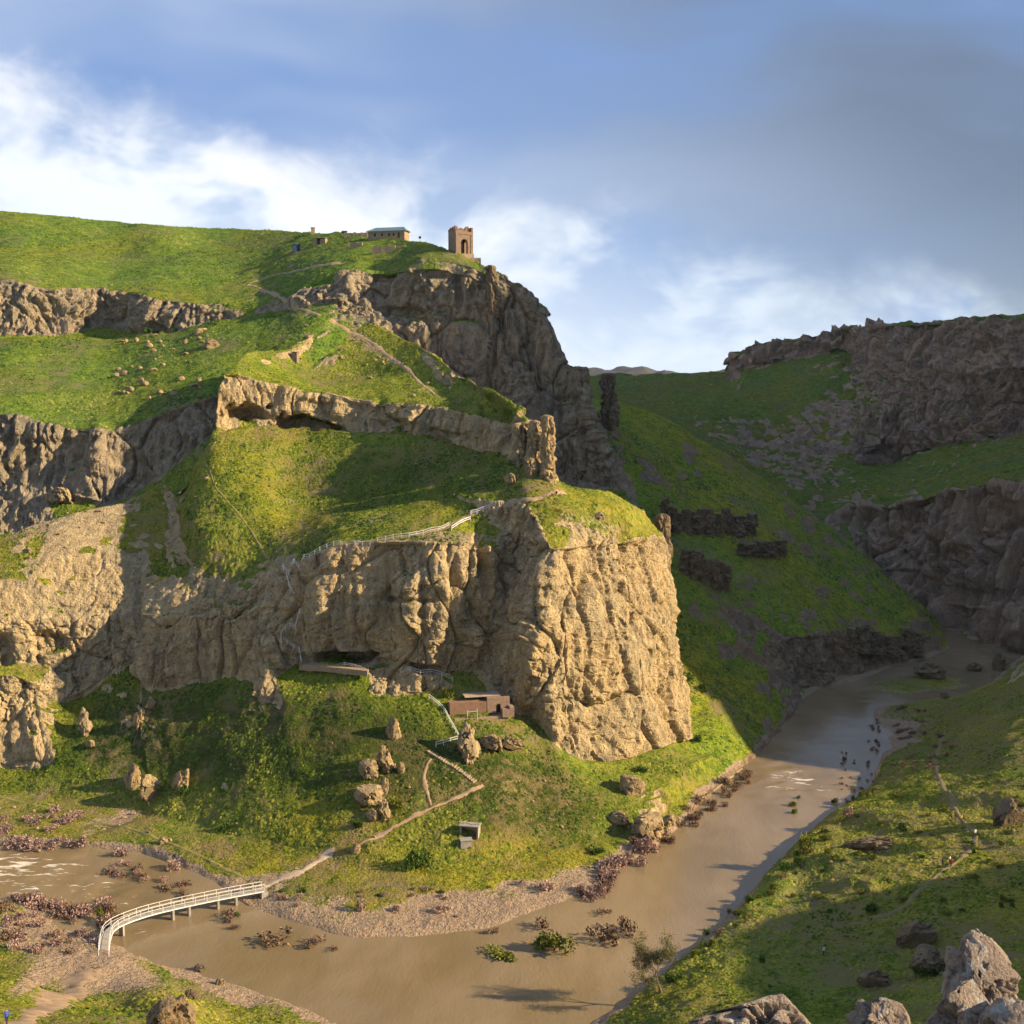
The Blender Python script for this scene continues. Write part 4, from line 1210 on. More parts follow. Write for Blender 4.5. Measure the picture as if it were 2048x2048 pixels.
path('path', [(528, 1772), (570, 1755), (610, 1738), (650, 1712), (668, 1704)], 2.4, M_PATH_PALE)
path('path', [(700, 1697), (735, 1680), (785, 1655), (830, 1630), (890, 1606), (930, 1588), (966, 1570)], 1.1, M_PATH)
path('path', [(862, 1612), (856, 1590), (848, 1560), (852, 1535), (862, 1518)], 1.0, M_PATH)
path('path', [(590, 1128), (640, 1105), (700, 1092), (780, 1078), (850, 1066), (905, 1048), (945, 1026), (1010, 1008), (1070, 998), (1130, 985)], 1.2, M_PATH)
path('path', [(870, 790), (830, 755), (795, 725), (750, 690), (700, 665), (660, 640)], 1.4, M_PATH)
path('path', [(640, 632), (610, 620), (570, 600), (530, 583), (495, 570)], 1.4, M_PATH)
path('path', [(498, 566), (540, 552), (590, 542), (640, 531), (690, 526)], 1.4, M_PATH)
M_TRAIL = simple_mat('dry_grass_trail', (.24, .20, .07), (.17, .16, .05), .9, .95, .5, .15)
path('trail', [(408, 925), (420, 945), (432, 975), (460, 1010), (490, 1045), (515, 1085), (545, 1125), (562, 1142)], .55, M_TRAIL)
path('path', [(1700, 1850), (1770, 1830), (1830, 1790), (1880, 1745), (1925, 1712), (1950, 1685), (1945, 1660), (1918, 1632), (1905, 1600), (1885, 1570), (1872, 1535), (1878, 1495), (1890, 1460)], 1.0, M_PATH_DIM)
path('dirt_road', [(20, 2060), (70, 2025), (120, 1990), (160, 1962), (195, 1938)], 3.4, M_PATH)
path('trail', [(-20, 1588), (80, 1612), (180, 1638), (280, 1664), (360, 1695), (430, 1728), (500, 1762)], .8, M_TRAIL)

# stone steps on the slope path
st = empty('stone_stair', hit(905, 1535)[0])
sp_ = [(858, 1502), (880, 1516), (905, 1530), (930, 1548), (952, 1566)]
W = [hit(u, v)[0] for (u, v) in sp_]
o0 = st.location
me_step = MB().box((0, 0, -.25), 1.3, .55, .45, 0, .03).mesh('step', M_STONE)
for i in range(22):
    f = i / 22 * (len(W) - 1); a = int(f); p = W[a].lerp(W[a + 1], f - a)
    d = W[a + 1] - W[a]
    z, _ = drop(p.x, p.y, p.z + 5)
    put('step', me_step, st, Vector((p.x, p.y, max(z, p.z - .5) + .02)) - o0, (0, 0, math.atan2(d.y, d.x) + R(90)))
tag(st, 'flight of pale stone steps climbing the lower slope to the stair railing', 'stairs')


# ------------------------------------------------------------------ railings
def railing(name, label, px, n_post, h=1.15, rails=2, mat=M_WHITE, th=.13, world=None):
    W = world or [hit(u, v)[0] for (u, v) in px]
    seg = [0]
    for a, b in zip(W, W[1:]):
        seg.append(seg[-1] + (b - a).length)
    e = empty(name, W[0])
    posts = []
    for i in range(n_post):
        s0 = seg[-1] * i / (n_post - 1)
        k = max(j for j in range(len(seg)) if seg[j] <= s0 + 1e-6)
        k = min(k, len(W) - 2)
        p = W[k].lerp(W[k + 1], (s0 - seg[k]) / max(seg[k + 1] - seg[k], 1e-6))
        z, _ = drop(p.x, p.y, p.z + 3)
        if world is None and abs(z - p.z) < 2:
            p = Vector((p.x, p.y, z))
        posts.append(p)
    for p in posts:
        q = p - e.location
        tilt = Vector((random.uniform(-.06, .06), 0, 0))
        MB().bar(q - Vector((0, 0, .3)), q + Vector((0, 0, h)) + tilt, th).obj('post', mat, e)
    for r in range(rails):
        z = h * (1 - .42 * r) - .06
        for a, b in zip(posts, posts[1:]):
            MB().bar(a - e.location + Vector((0, 0, z)), b - e.location + Vector((0, 0, z)), th * .7).obj('rail', mat, e)
    return tag(e, label, 'railing')


railing('railing', 'sunlit white two-bar railing at the upper end of the slope path', [(942, 1030), (970, 1020), (1003, 1012)], 6, th=.2)
railing('railing', 'short white railing stepping down below the sunlit top railing', [(903, 1062), (920, 1050), (941, 1042)], 4, th=.2)
railing('railing', 'white railing along the shaded middle of the slope path', [(640, 1108), (700, 1094), (760, 1084), (820, 1075), (880, 1062), (898, 1054)], 19, th=.12)
railing('railing', 'white railing along the slope path above the stair gully', [(567, 1142), (592, 1130), (640, 1110)], 8, th=.15)
railing('railing', 'grey stair railing going down the gully beside the great cliff', [(566, 1150), (580, 1185), (598, 1208)], 7, th=.11)
railing('railing', 'grey stair railing in the shade of the gully, second flight', [(600, 1240), (575, 1258), (562, 1270)], 5, th=.11)
railing('railing', 'grey landing railing on the rock left of the cliff cave', [(562, 1290), (580, 1296), (598, 1302), (603, 1330)], 6, th=.12)
railing('railing', 'thin pale railing along the rock bench under the cliff cave', [(605, 1337), (660, 1340), (735, 1346)], 7, h=.9, th=.1)
railing('railing', 'thin grey railing along the right half of the cliff bench', [(800, 1350), (850, 1356), (905, 1364)], 6, h=1.2, th=.11)
railing('railing', 'white stair railing coming down from the cliff bench', [(858, 1398), (890, 1425), (905, 1455), (917, 1476)], 9, th=.13)
railing('railing', 'short white railing at the turn above the stone steps', [(872, 1494), (890, 1490), (915, 1482)], 4, th=.15)

# ------------------------------------------------------------------ footbridge
px = [(208, 1932, 1.9), (208, 1905, 2.2), (211, 1880, 2.3), (220, 1860, 2.3), (243, 1846, 2.3), (290, 1829, 2.3), (345, 1815, 2.2), (400, 1803, 2.1), (460, 1791, 2.0), (526, 1779, 1.8)]
BW = [atZ(*p) for p in px]
pts = []
for i in range(len(BW) - 1):
    p0, p1, p2, p3 = BW[max(i - 1, 0)], BW[i], BW[i + 1], BW[min(i + 2, len(BW) - 1)]
    n = max(1, int((p2 - p1).length / 1.0))
    for k in range(n):
        t = k / n
        pts.append(.5 * ((2 * p1) + (-p0 + p2) * t + (2 * p0 - 5 * p1 + 4 * p2 - p3) * t * t + (-p0 + 3 * p1 - 3 * p2 + p3) * t ** 3))
pts.append(BW[-1])
br = empty('footbridge', BW[0])
o0 = BW[0]
HW = .8
sides = []
for i, p in enumerate(pts):
    d = pts[min(i + 1, len(pts) - 1)] - pts[max(i - 1, 0)]
    d.z = 0; d.normalize()
    sides.append(Vector((-d.y, d.x, 0)))
dk = MB()
for i in range(len(pts) - 1):
    a, b = pts[i] - o0, pts[i + 1] - o0
    sa, sb = sides[i] * (HW - .06), sides[i + 1] * (HW - .06)
    zt = Vector((0, 0, .12))
    dk.hexa([a - sa - zt, a + sa - zt, b + sb - zt, b - sb - zt, a - sa, a + sa, b + sb, b - sb])
dk.obj('deck', M_WOOD, br)
for sg in (-1, 1):
    gb, r1, r2 = MB(), MB(), MB()
    for i in range(len(pts) - 1):
        a = pts[i] - o0 + sides[i] * HW * sg; b = pts[i + 1] - o0 + sides[i + 1] * HW * sg
        gb.bar(a + Vector((0, 0, -.10)), b + Vector((0, 0, -.10)), .10, .20)
        r1.bar(a + Vector((0, 0, 1.25)), b + Vector((0, 0, 1.25)), .075)
        r2.bar(a + Vector((0, 0, .68)), b + Vector((0, 0, .68)), .045)
    gb.obj('side_beam', M_WHITE, br); r1.obj('handrail', M_WHITE, br); r2.obj('middle_rail', M_WHITE, br)
me_post = MB().box((0, 0, .05), .10, .10, 1.16).mesh('post', M_WHITE)
for i in range(0, len(pts)):
    if i % 2 == 0:
        for sg in (-1, 1):
            put('post', me_post, br, pts[i] - o0 + sides[i] * HW * sg)
acc = 0
for (u, v) in [(252, 1845), (348, 1814), (388, 1805), (436, 1796), (480, 1787)]:
    q = atZ(u, v, 2.9)
    i = min(range(len(pts)), key=lambda j: (pts[j] - q).length)
    p = pts[i] - o0
    ang = math.atan2(sides[i].y, sides[i].x)
    MB().box((p.x, p.y, -o0.z - 1.2), 1.1, .36, pts[i].z - .26 + 1.2, ang).obj('pier', M_CONC, br)
for i, nm in ((0, 'abutment'), (len(pts) - 1, 'abutment')):
    p = pts[i] - o0
    ang = math.atan2(sides[i].y, sides[i].x)
    MB().box((p.x, p.y, -o0.z - .5), 2.2, 1.2, pts[i].z - .14 + .5, ang, .04).obj(nm, M_CONC, br)
tag(br, 'long white steel footbridge bending across the muddy river', 'bridge')


# ------------------------------------------------------------------ brick tower on the crag
def arch_wall(wd, ht, th, ow, oh, spring, m=14):
    """a wall slab along x (centre 0, from y=0 to th) with an arched opening through it"""
    bm = bmesh.new()
    outer = [(-wd / 2, 0), (-ow / 2, 0)]
    arch = [(-ow / 2, spring)]
    for i in range(1, m):
        a = math.pi * (1 - i / m)
        x = math.cos(a) * ow / 2
        z = spring + (oh - spring) * math.sin(a) ** .85
        arch.append((x, z))
    arch.append((ow / 2, spring))
    poly = [(-wd / 2, 0), (-ow / 2, 0)] + arch + [(ow / 2, 0), (wd / 2, 0), (wd / 2, ht), (-wd / 2, ht)]
    # build as strips so that no face is concave
    xs = sorted(set([-wd / 2, wd / 2] + [a[0] for a in arch]))
    d = dict((round(a[0], 5), a[1]) for a in arch)
    quads = []
    for x0, x1 in zip(xs, xs[1:]):
        inside = x0 >= -ow / 2 - 1e-6 and x1 <= ow / 2 + 1e-6
        z0 = d[round(x0, 5)] if inside else 0
        z1 = d[round(x1, 5)] if inside else 0
        quads.append((x0, x1, z0, z1))
    v, f = [], []
    for (x0, x1, z0, z1) in quads:
        b = len(v)
        v += [(x0, 0, z0), (x1, 0, z1), (x1, 0, ht), (x0, 0, ht), (x0, th, z0), (x1, th, z1), (x1, th, ht), (x0, th, ht)]
        f += [(b, b + 1, b + 2, b + 3), (b + 5, b + 4, b + 7, b + 6), (b, b + 4, b + 5, b + 1), (b + 3, b + 2, b + 6, b + 7)]
        if x0 == xs[0]:
            f.append((b, b + 3, b + 7, b + 4))
        if x1 == xs[-1]:
            f.append((b + 1, b + 5, b + 6, b + 2))
        if abs(x0 + ow / 2) < 1e-4:
            f.append((b, b + 4, b + 7, b + 3) if False else (b, b + 3, b + 7, b + 4)) if False else None
    # jambs below the springing
    for x in (-ow / 2, ow / 2):
        b = len(v)
        v += [(x, 0, 0), (x, th, 0), (x, th, spring), (x, 0, spring)]
        f.append((b, b + 1, b + 2, b + 3))
    bm.free()
    me = bpy.data.meshes.new('arch_wall')
    me.from_pydata(v, [], f)
    me.update()
    return me


tb, _, td = hit(917, 506, [hill_back])
A, HT = 6.4, 7.7
tower = empty('brick_tower', tb, R(26))
tower.location = tb + Vector((.6, 3.2, -.2))
for k in range(4):
    me = arch_wall(A if k % 2 == 0 else A - 2.62, HT, 1.3, 2.5, 4.9, 3.4) if k != 3 else MB().box((0, .65, 0), A - 2.62, 1.3, HT).mesh('wall', None)
    me.materials.append(M_BRICK)
    ang = k * math.pi / 2
    o = put('wall', me, tower, (math.sin(ang) * A / 2, -math.cos(ang) * A / 2, 0), (0, 0, ang))
    if k == 3:
        o['label'] = 'shaded left wall of the brick tower'
fr = MB()
for sg in (-1, 1):
    fr.box((sg * (A / 2 - .45), -A / 2 - .07, 0), .8, .15, HT - 1.3)
fr.box((0, -A / 2 - .07, HT - 1.3), A - .1, .16, .35)
fr.obj('raised_frame', M_BRICK, tower)
rub = MB()
for k in range(64):
    t = k / 64 * 4
    sd = int(t); f = (t - sd) - .5
    x, y = [(f * A, -A / 2 + .65), (A / 2 - .65, f * A), (-f * A, A / 2 - .65), (-A / 2 + .65, -f * A)][sd]
    hh = .35 + .75 * abs(float(vnoise(k * .35, 2.2, 0))) + (.45 if k % 5 < 2 else 0)
    rub.box((x, y, HT - .05), random.uniform(.5, .9), random.uniform(.8, 1.2), hh, 0, .07)
rub.obj('broken_parapet', M_BRICK2, tower)
fl_ = MB().box((0, 0, HT - .9), A - 2.5, A - 2.5, .5)
fl_.obj('vault_roof', M_BRICK2, tower)
MB().box((0, 0, -2.2), A + .5, A + .5, 2.2, 0, .05).obj('plinth', M_STONE, tower)
MB().box((A / 2 + 1.0, -A / 2 + 1.2, -4.6), 3.4, 3.2, 3.4, 0, .08).obj('retaining_wall', M_STONE, tower)
tag(tower, 'ruined square brick tower with an open arch on the crag edge', 'tower')

# ------------------------------------------------------------------ hilltop buildings
p, _, d = hit(775, 476, [hill_back])
hb = empty('stone_house', p + Vector((0, 4, 0)), R(-14))
L, Wd, Hh = 14.5, 5.5, 2.7
wl = MB().box((0, 0, -1.5), L, Wd, Hh + 1.5)
wl.obj('wall', M_STONE, hb)
rf = MB()
rf.v = [(-L / 2 - .7, -Wd / 2 - .6, Hh), (L / 2 + .7, -Wd / 2 - .6, Hh), (L / 2 + .7, Wd / 2 + .6, Hh), (-L / 2 - .7, Wd / 2 + .6, Hh), (-L / 2 + 2.2, 0, Hh + 1.7), (L / 2 - 1.2, 0, Hh + 1.7)]
rf.f = [(0, 1, 5, 4), (1, 2, 5), (2, 3, 4, 5), (3, 0, 4), (3, 2, 1, 0)]
ro = rf.obj('roof', M_TEAL, hb)
rr_ = MB()
for k in range(17):
    x = -L / 2 - .5 + k * .96
    xt = min(max(x, -L / 2 + 2.2), L / 2 - 1.2)
    rr_.bar((x, -Wd / 2 - .62, Hh + .04), (xt, -.02, Hh + 1.74), .08)
rr_.obj('roof_seam', M_TEAL, ro)
for x, wd, z0, hh, nm in ((-4.4, .7, .9, 1.0, 'window'), (-1.6, .6, .9, 1.0, 'window'), (1.2, .7, .9, 1.0, 'window'), (5.0, 1.0, .0, 2.1, 'door'), (3.0, .6, .9, 1.0, 'window')):
    MB().box((x, -Wd / 2 - .01, z0), wd, .12, hh).obj(nm, M_DARK if nm == 'window' else simple_mat('brown_door', (.12, .06, .04), (.15, .08, .05)), hb)
tag(hb, 'long low stone house with a teal hipped roof on the hilltop', 'house')


def rubble_wall(u, v, lpx, hpx, label, rz=0, th=.7, cat='wall', name='stone_wall', gap=None):
    p, _, d = hit(u, v, [hill_back, hill_main, hill_right])
    k = d / FPX
    e = empty(name, p, rz)
    L = lpx * k; H = hpx * k
    n = max(3, int(L / .9))
    for i in range(n):
        x = -L / 2 + (i + .5) * L / n
        hh = H * random.uniform(.75, 1.1)
        MB().box((x, 0, -.8), L / n * .99, th, hh + .8, 0, .06).obj('stone_block', M_STONE, e)
    return tag(e, label, cat)


rubble_wall(778, 504, 66, 12, 'low ochre stone wall below the teal roofed house', R(-6))
rubble_wall(712, 472, 46, 7, 'thin stone wall on the skyline left of the teal roofed house', R(-4))
rubble_wall(712, 494, 26, 9, 'crumbled stone wall stub left of the low ochre wall', R(-8))
p, _, d = hit(640, 489, [hill_back])
rh = empty('ruined_hut', p + Vector((0, 1.5, 0)), R(-10))
MB().box((-1.6, 0, -1), 1.6, 3.2, 3.6, 0, .1).obj('wall', M_STONE, rh)
MB().box((1.3, 0, -1), 2.2, 3.2, 3.2, 0, .1).obj('wall', M_STONE, rh)
MB().box((-.2, .6, -1), 1.4, 1.6, 3.3, 0, .05).obj('shade_block', M_DARK, rh)  # near-black block paints the shade inside the hut opening
MB().box((-.1, -.1, 2.45), 4.6, 3.3, .3, 0, .08).obj('lintel', M_STONE, rh)
tag(rh, 'small ruined stone hut with a dark opening on the hilltop slope', 'hut')


def small_block(name, u, v, wpx, hpx, mat, label, cat, terr=None, cap=None):
    p, _, d = hit(u, v, terr)
    k = d / FPX
    e = empty(name, p, R(random.uniform(-20, 20)))
    w0, h0 = wpx * k, hpx * k
    MB().box((0, 0, -.6), w0, w0, h0 + .6, 0, w0 * .04).obj('body', mat, e)
    MB().box((0, 0, h0 + .005), w0 * 1.15, w0 * 1.15, max(.12, h0 * .12), 0, .02).obj('cap', cap or mat, e)
    return tag(e, label, cat)


M_BLUE = simple_mat('dark_blue_metal', (.02, .04, .09), (.03, .06, .11), 2, .5)
small_block('water_tank', 593, 503, 14, 12, M_BLUE, 'dark blue metal tank on the green hillside', 'tank', [hill_back])
small_block('stone_pier', 626, 468, 7, 11, M_STONE, 'slim stone pier on the skyline left of the ruined hut', 'pillar', [hill_back])
small_block('brick_pier', 591, 722, 11, 16, M_BRICK, 'small square brick pier on the terrace edge', 'pillar', None, M_BRICK2)
p, _, _ = hit(689, 470, [hill_back])
sg = empty('sign_board', p)
MB().bar((-.8, 0, -.3), (-.8, 0, 1.6), .12).obj('post', M_WOOD, sg); MB().bar((.8, 0, -.3), (.8, 0, 1.6), .12).obj('post', M_WOOD, sg)
MB().box((0, -.1, .7), 2.2, .1, .9).obj('panel', M_DARK, sg)
tag(sg, 'dark sign board on two posts on the hilltop skyline', 'sign')
p, _, _ = hit(840, 486, [hill_back])
lp = empty('lamp_post', p)
MB().bar((0, 0, -.3), (0, 0, 1.6), .1).obj('pole', M_WOOD, lp); MB().box((0, 0, 1.55), .8, .6, .7).obj('head', M_DARK, lp)
tag(lp, 'short post with a dark box head between house and tower', 'post')
p, _, d = hit(1945, 642, [hill_right])
hr = empty('stone_hut', p)
MB().box((0, 0, -1), 2.6, 2.6, 3.0, .3, .1).obj('wall', M_STONE, hr); MB().box((0, 0, 2.02), 2.9, 2.9, .3, .3, .05).obj('roof', M_STONE, hr)
tag(hr, 'tiny square stone hut on the right mountain skyline', 'hut')

# ------------------------------------------------------------------ brick chamber at the foot of the cliff
p, _, d = hit(975, 1422)
k = d / FPX
bk = empty('brick_chamber', p + Vector((0, 1.0, .2)), R(13))
Lw = 80 * k
MB().box((-Lw / 2 + .2, -.2, -1.6), Lw, 2.6, 3.8, 0, .03).obj('retaining_wall', M_BRICK2, bk)
me = arch_wall(5.2, 3.6, .7, 1.1, 2.1, 1.5); me.materials.append(M_BRICK)
put('front_wall', me, bk, (2.2, -1.6, -.6))
MB().box((2.2, .9, -.9), 5.2, 3.6, 3.86, 0, .02).obj('vault', M_BRICK2, bk)
MB().box((2.2, -.88, -.6), 1.5, .1, 2.4).obj('doorway_shade', M_DARK, bk)  # near-black panel stands for the shade inside the arch
MB().box((3.9, -3.0, -1.2), 2.4, 1.2, 1.9, 0, .03).obj('step_block', M_BRICK, bk)
MB().box((4.9, -2.4, -1.2), 1.0, 2.4, 2.3, 0, .03).obj('side_pier', M_BRICK, bk)
MB().box((-2, -.9, -2.1), Lw + 3, 4.5, 1.1, 0, .05).obj('platform', M_STONE, bk)
MB().box((-1.2, 1.2, 2.98), Lw * .9, 3.4, .25, 0, .06).obj('earth_roof', M_PATH_PALE, bk)
tag(bk, 'brick chamber with arched doorway and long retaining wall under the great cliff', 'building')
p, _, d = hit(945, 1437)
fr_ = empty('white_frame', p)
MB().bar((-1.1, 0, -.3), (-1.1, 0, 1.9), .16).obj('post', M_WHITE, fr_); MB().bar((1.1, 0, -.3), (1.1, 0, 2.3), .16).obj('post', M_WHITE, fr_)
MB().bar((-1.1, 0, 1.5), (1.1, 0, 1.7), .14).obj('crossbar', M_WHITE, fr_)
tag(fr_, 'white post frame on the grass below the brick chamber', 'frame')
# cave bench wall
def bench_wall():
    pts_ = [atY(598, 1330, 273.5), atY(650, 1333, 270), atY(700, 1338, 267.2), atY(735, 1342, 266)]
    e = empty('bench_wall', pts_[0])
    for a_, b_ in zip(pts_, pts_[1:]):
        n_ = max(2, int((b_ - a_).length / 1.6))
        for i_ in range(n_):
            p_, q_ = a_.lerp(b_, i_ / n_) - e.location, a_.lerp(b_, (i_ + .985) / n_) - e.location
            hh = Vector((0, 0, 1.3 + random.uniform(-.1, .1))); bk = Vector((0, .9, 0))
            MB().hexa([p_ - hh, q_ - hh, q_ - hh + bk, p_ - hh + bk, p_, q_, q_ + bk, p_ + bk]).obj('masonry_block', M_STONE, e)
    fl = MB()
    for a_, b_ in zip(pts_, pts_[1:]):
        p_, q_ = a_ - e.location - Vector((0, -.9, .15)), b_ - e.location - Vector((0, -.9, .15))
        fl.hexa([p_ - Vector((0, 0, .6)), q_ - Vector((0, 0, .6)), q_ + Vector((0, 4, -.6)), p_ + Vector((0, 4, -.6)), p_, q_, q_ + Vector((0, 4, 0)), p_ + Vector((0, 4, 0))])
    fl.obj('walkway', M_PATH, e)
    tag(e, 'masonry retaining wall carrying the walkway in front of the cliff cave', 'wall')


bench_wall()

p, _, d = hit(940, 1668)
hs = empty('concrete_shelter', p, R(-12))
MB().box((0, .9, -.5), 3.8, .3, 2.3).obj('back_wall', M_CONC, hs)
for x in (-1.75, 1.75):
    MB().box((x, -.12, -.5), .3, 1.7, 2.3).obj('side_wall', M_CONC, hs)
MB().box((0, 0, 1.82), 4.2, 2.4, .22, 0, .03).obj('roof_slab', M_CONC, hs)
for k in range(9):
    put('stone', random.choice(RS_), hs, (-1.7 + k * .42, random.uniform(-.6, .6), 2.12), (0, 0, k), (.2, .2, .14))
tag(hs, 'small grey shelter with stones on its pale roof on the lower slope', 'shelter')
p, _, d = hit(932, 1690)
tk = empty('stone_trough', p, R(10))
MB().box((0, 0, -.4), 2.2, 1.6, 1.5, 0, .05).obj('body', M_CONC, tk); MB().box((0, 0, 1.104), 2.4, 1.8, .15, 0, .04).obj('lid', M_CONC, tk)
tag(tk, 'pale block trough just below the small grey shelter', 'trough')


# ------------------------------------------------------------------ shrubs, bushes and the tree
def leaf_mat(name, ramp, rough=.8, trans=.0):
    m, t, bs = new_mat(name)
    tone = t.attr('tone')
    c = ramp[0][1]
    out = (*c, 1)
    for (lo, hi, col) in [(ramp[i][0], ramp[i + 1][0], ramp[i + 1][1]) for i in range(len(ramp) - 1)]:
        out = t.mix(t.step(tone, lo, hi), out, col)
    t.put(bs.inputs['Base Color'], out)
    bs.inputs['Roughness'].default_value = rough
    bs.inputs['Specular IOR Level'].default_value = .1
    return m


M_PINK = leaf_mat('tamarisk_twigs', [(0, (.10, .062, .052)), (.35, (.25, .155, .135)), (.8, (.37, .25, .215)), (1, (.42, .31, .26))])
M_BROWN = leaf_mat('dry_brush', [(0, (.06, .04, .03)), (.5, (.15, .095, .065)), (1, (.27, .17, .11))])
M_GREEN = leaf_mat('bush_leaves', [(0, (.02, .045, .008)), (.5, (.05, .10, .015)), (1, (.11, .16, .025))])
M_YELLOW = leaf_mat('yellow_green_leaves', [(0, (.06, .075, .01)), (.5, (.13, .15, .02)), (1, (.22, .20, .03))])
M_TUSS_COOL = leaf_mat('plateau_tussock_grass', [(0, (.028, .056, .009)), (.34, (.070, .122, .015)), (.66, (.150, .190, .030)), (.88, (.23, .23, .05)), (1, (.20, .16, .07))])
M_TUSS = leaf_mat('tussock_grass', [(0, (.034, .055, .007)), (.34, (.085, .118, .011)), (.66, (.195, .200, .024)), (.88, (.28, .245, .04)), (1, (.22, .16, .06))])
M_BARK = simple_mat('grey_bark', (.09, .07, .055), (.14, .11, .085), 4)


def shrub_mesh(name, seed, mat, blades=200, size=.16, upright=.6, squat=1.0):
    """unit dome of twigs and leaf clusters with a ragged outline"""
    rs = np.random.RandomState(seed)
    V, T, tone = [], [], []
    lobes = [(rs.uniform(-.6, .6), rs.uniform(-.6, .6), rs.uniform(.3, .7), rs.uniform(.35, .6)) for _ in range(6)]
    for i in range(blades):
        lx, ly, lz, lr = lobes[rs.randint(6)]
        d = rs.normal(size=3); d /= np.linalg.norm(d)
        r = lr * rs.uniform(.35, 1.0)
        c = np.array([lx, ly, lz]) + d * r
        c[2] = abs(c[2]) * squat
        up = np.array([c[0] * .5, c[1] * .5, upright]) + rs.normal(size=3) * .5
        up /= np.linalg.norm(up)
        sd = np.cross(up, rs.normal(size=3)); sd /= np.linalg.norm(sd)
        L = size * rs.uniform(.7, 1.5)
        b = len(V)
        V += [c - sd * L * .4, c + sd * L * .4, c + up * L, c - up * L * .6]
        T += [(b, b + 1, b + 2), (b + 1, b, b + 3)]
        tn = rs.uniform(0, 1) * .8 + .2 * rs.uniform(0, 1)
        tone += [tn] * 4
    nst = 9
    for i in range(nst):
        a = rs.uniform(0, 6.28); q = np.array([math.cos(a) * .6, math.sin(a) * .6, .9]) * rs.uniform(.5, 1)
        b = len(V)
        sd = np.array([-math.sin(a), math.cos(a), 0]) * .025
        V += [-sd, sd, q]; T += [(b, b + 1, b + 2)]; tone += [.05] * 3
    o = mesh_np(name, np.array(V), np.zeros((0, 4)), mat, False, {'tone': tone}, T)
    me = o.data; bpy.data.objects.remove(o)
    return me


SH = {k: [shrub_mesh(k + '_shape', sd + i, mt, bl, sz, up, sq) for i in range(3)] for k, sd, mt, bl, sz, up, sq in
      (('pink', 600, M_PINK, 260, .13, .8, 1.0), ('brown', 620, M_BROWN, 200, .13, .8, .9), ('green', 640, M_GREEN, 420, .13, .4, 1.0), ('yellow', 660, M_YELLOW, 420, .13, .5, 1.0))}


def shrub(kind, u, v, wpx, hpx, label, group=None, name=None, cat='shrub', low=False):
    if kind == 'brown' and label and 'mauve' in label:
        label = label.replace('mauve', 'brown'); group = group and 'brown ' + group
    p, n, dist = hit(u, v)
    k = dist / FPX
    o = put(name or {'pink': 'tamarisk_shrub', 'brown': 'dry_shrub', 'green': 'green_bush', 'yellow': 'yellow_green_bush'}[kind],
            random.choice(SH[kind]), None, (p.x, p.y, p.z - .1), (0, 0, random.uniform(0, 6.3)), (wpx * k / 2 * 1.0, wpx * k / 2 * .8, hpx * k * .95))
    return tag(o, label, cat, group)


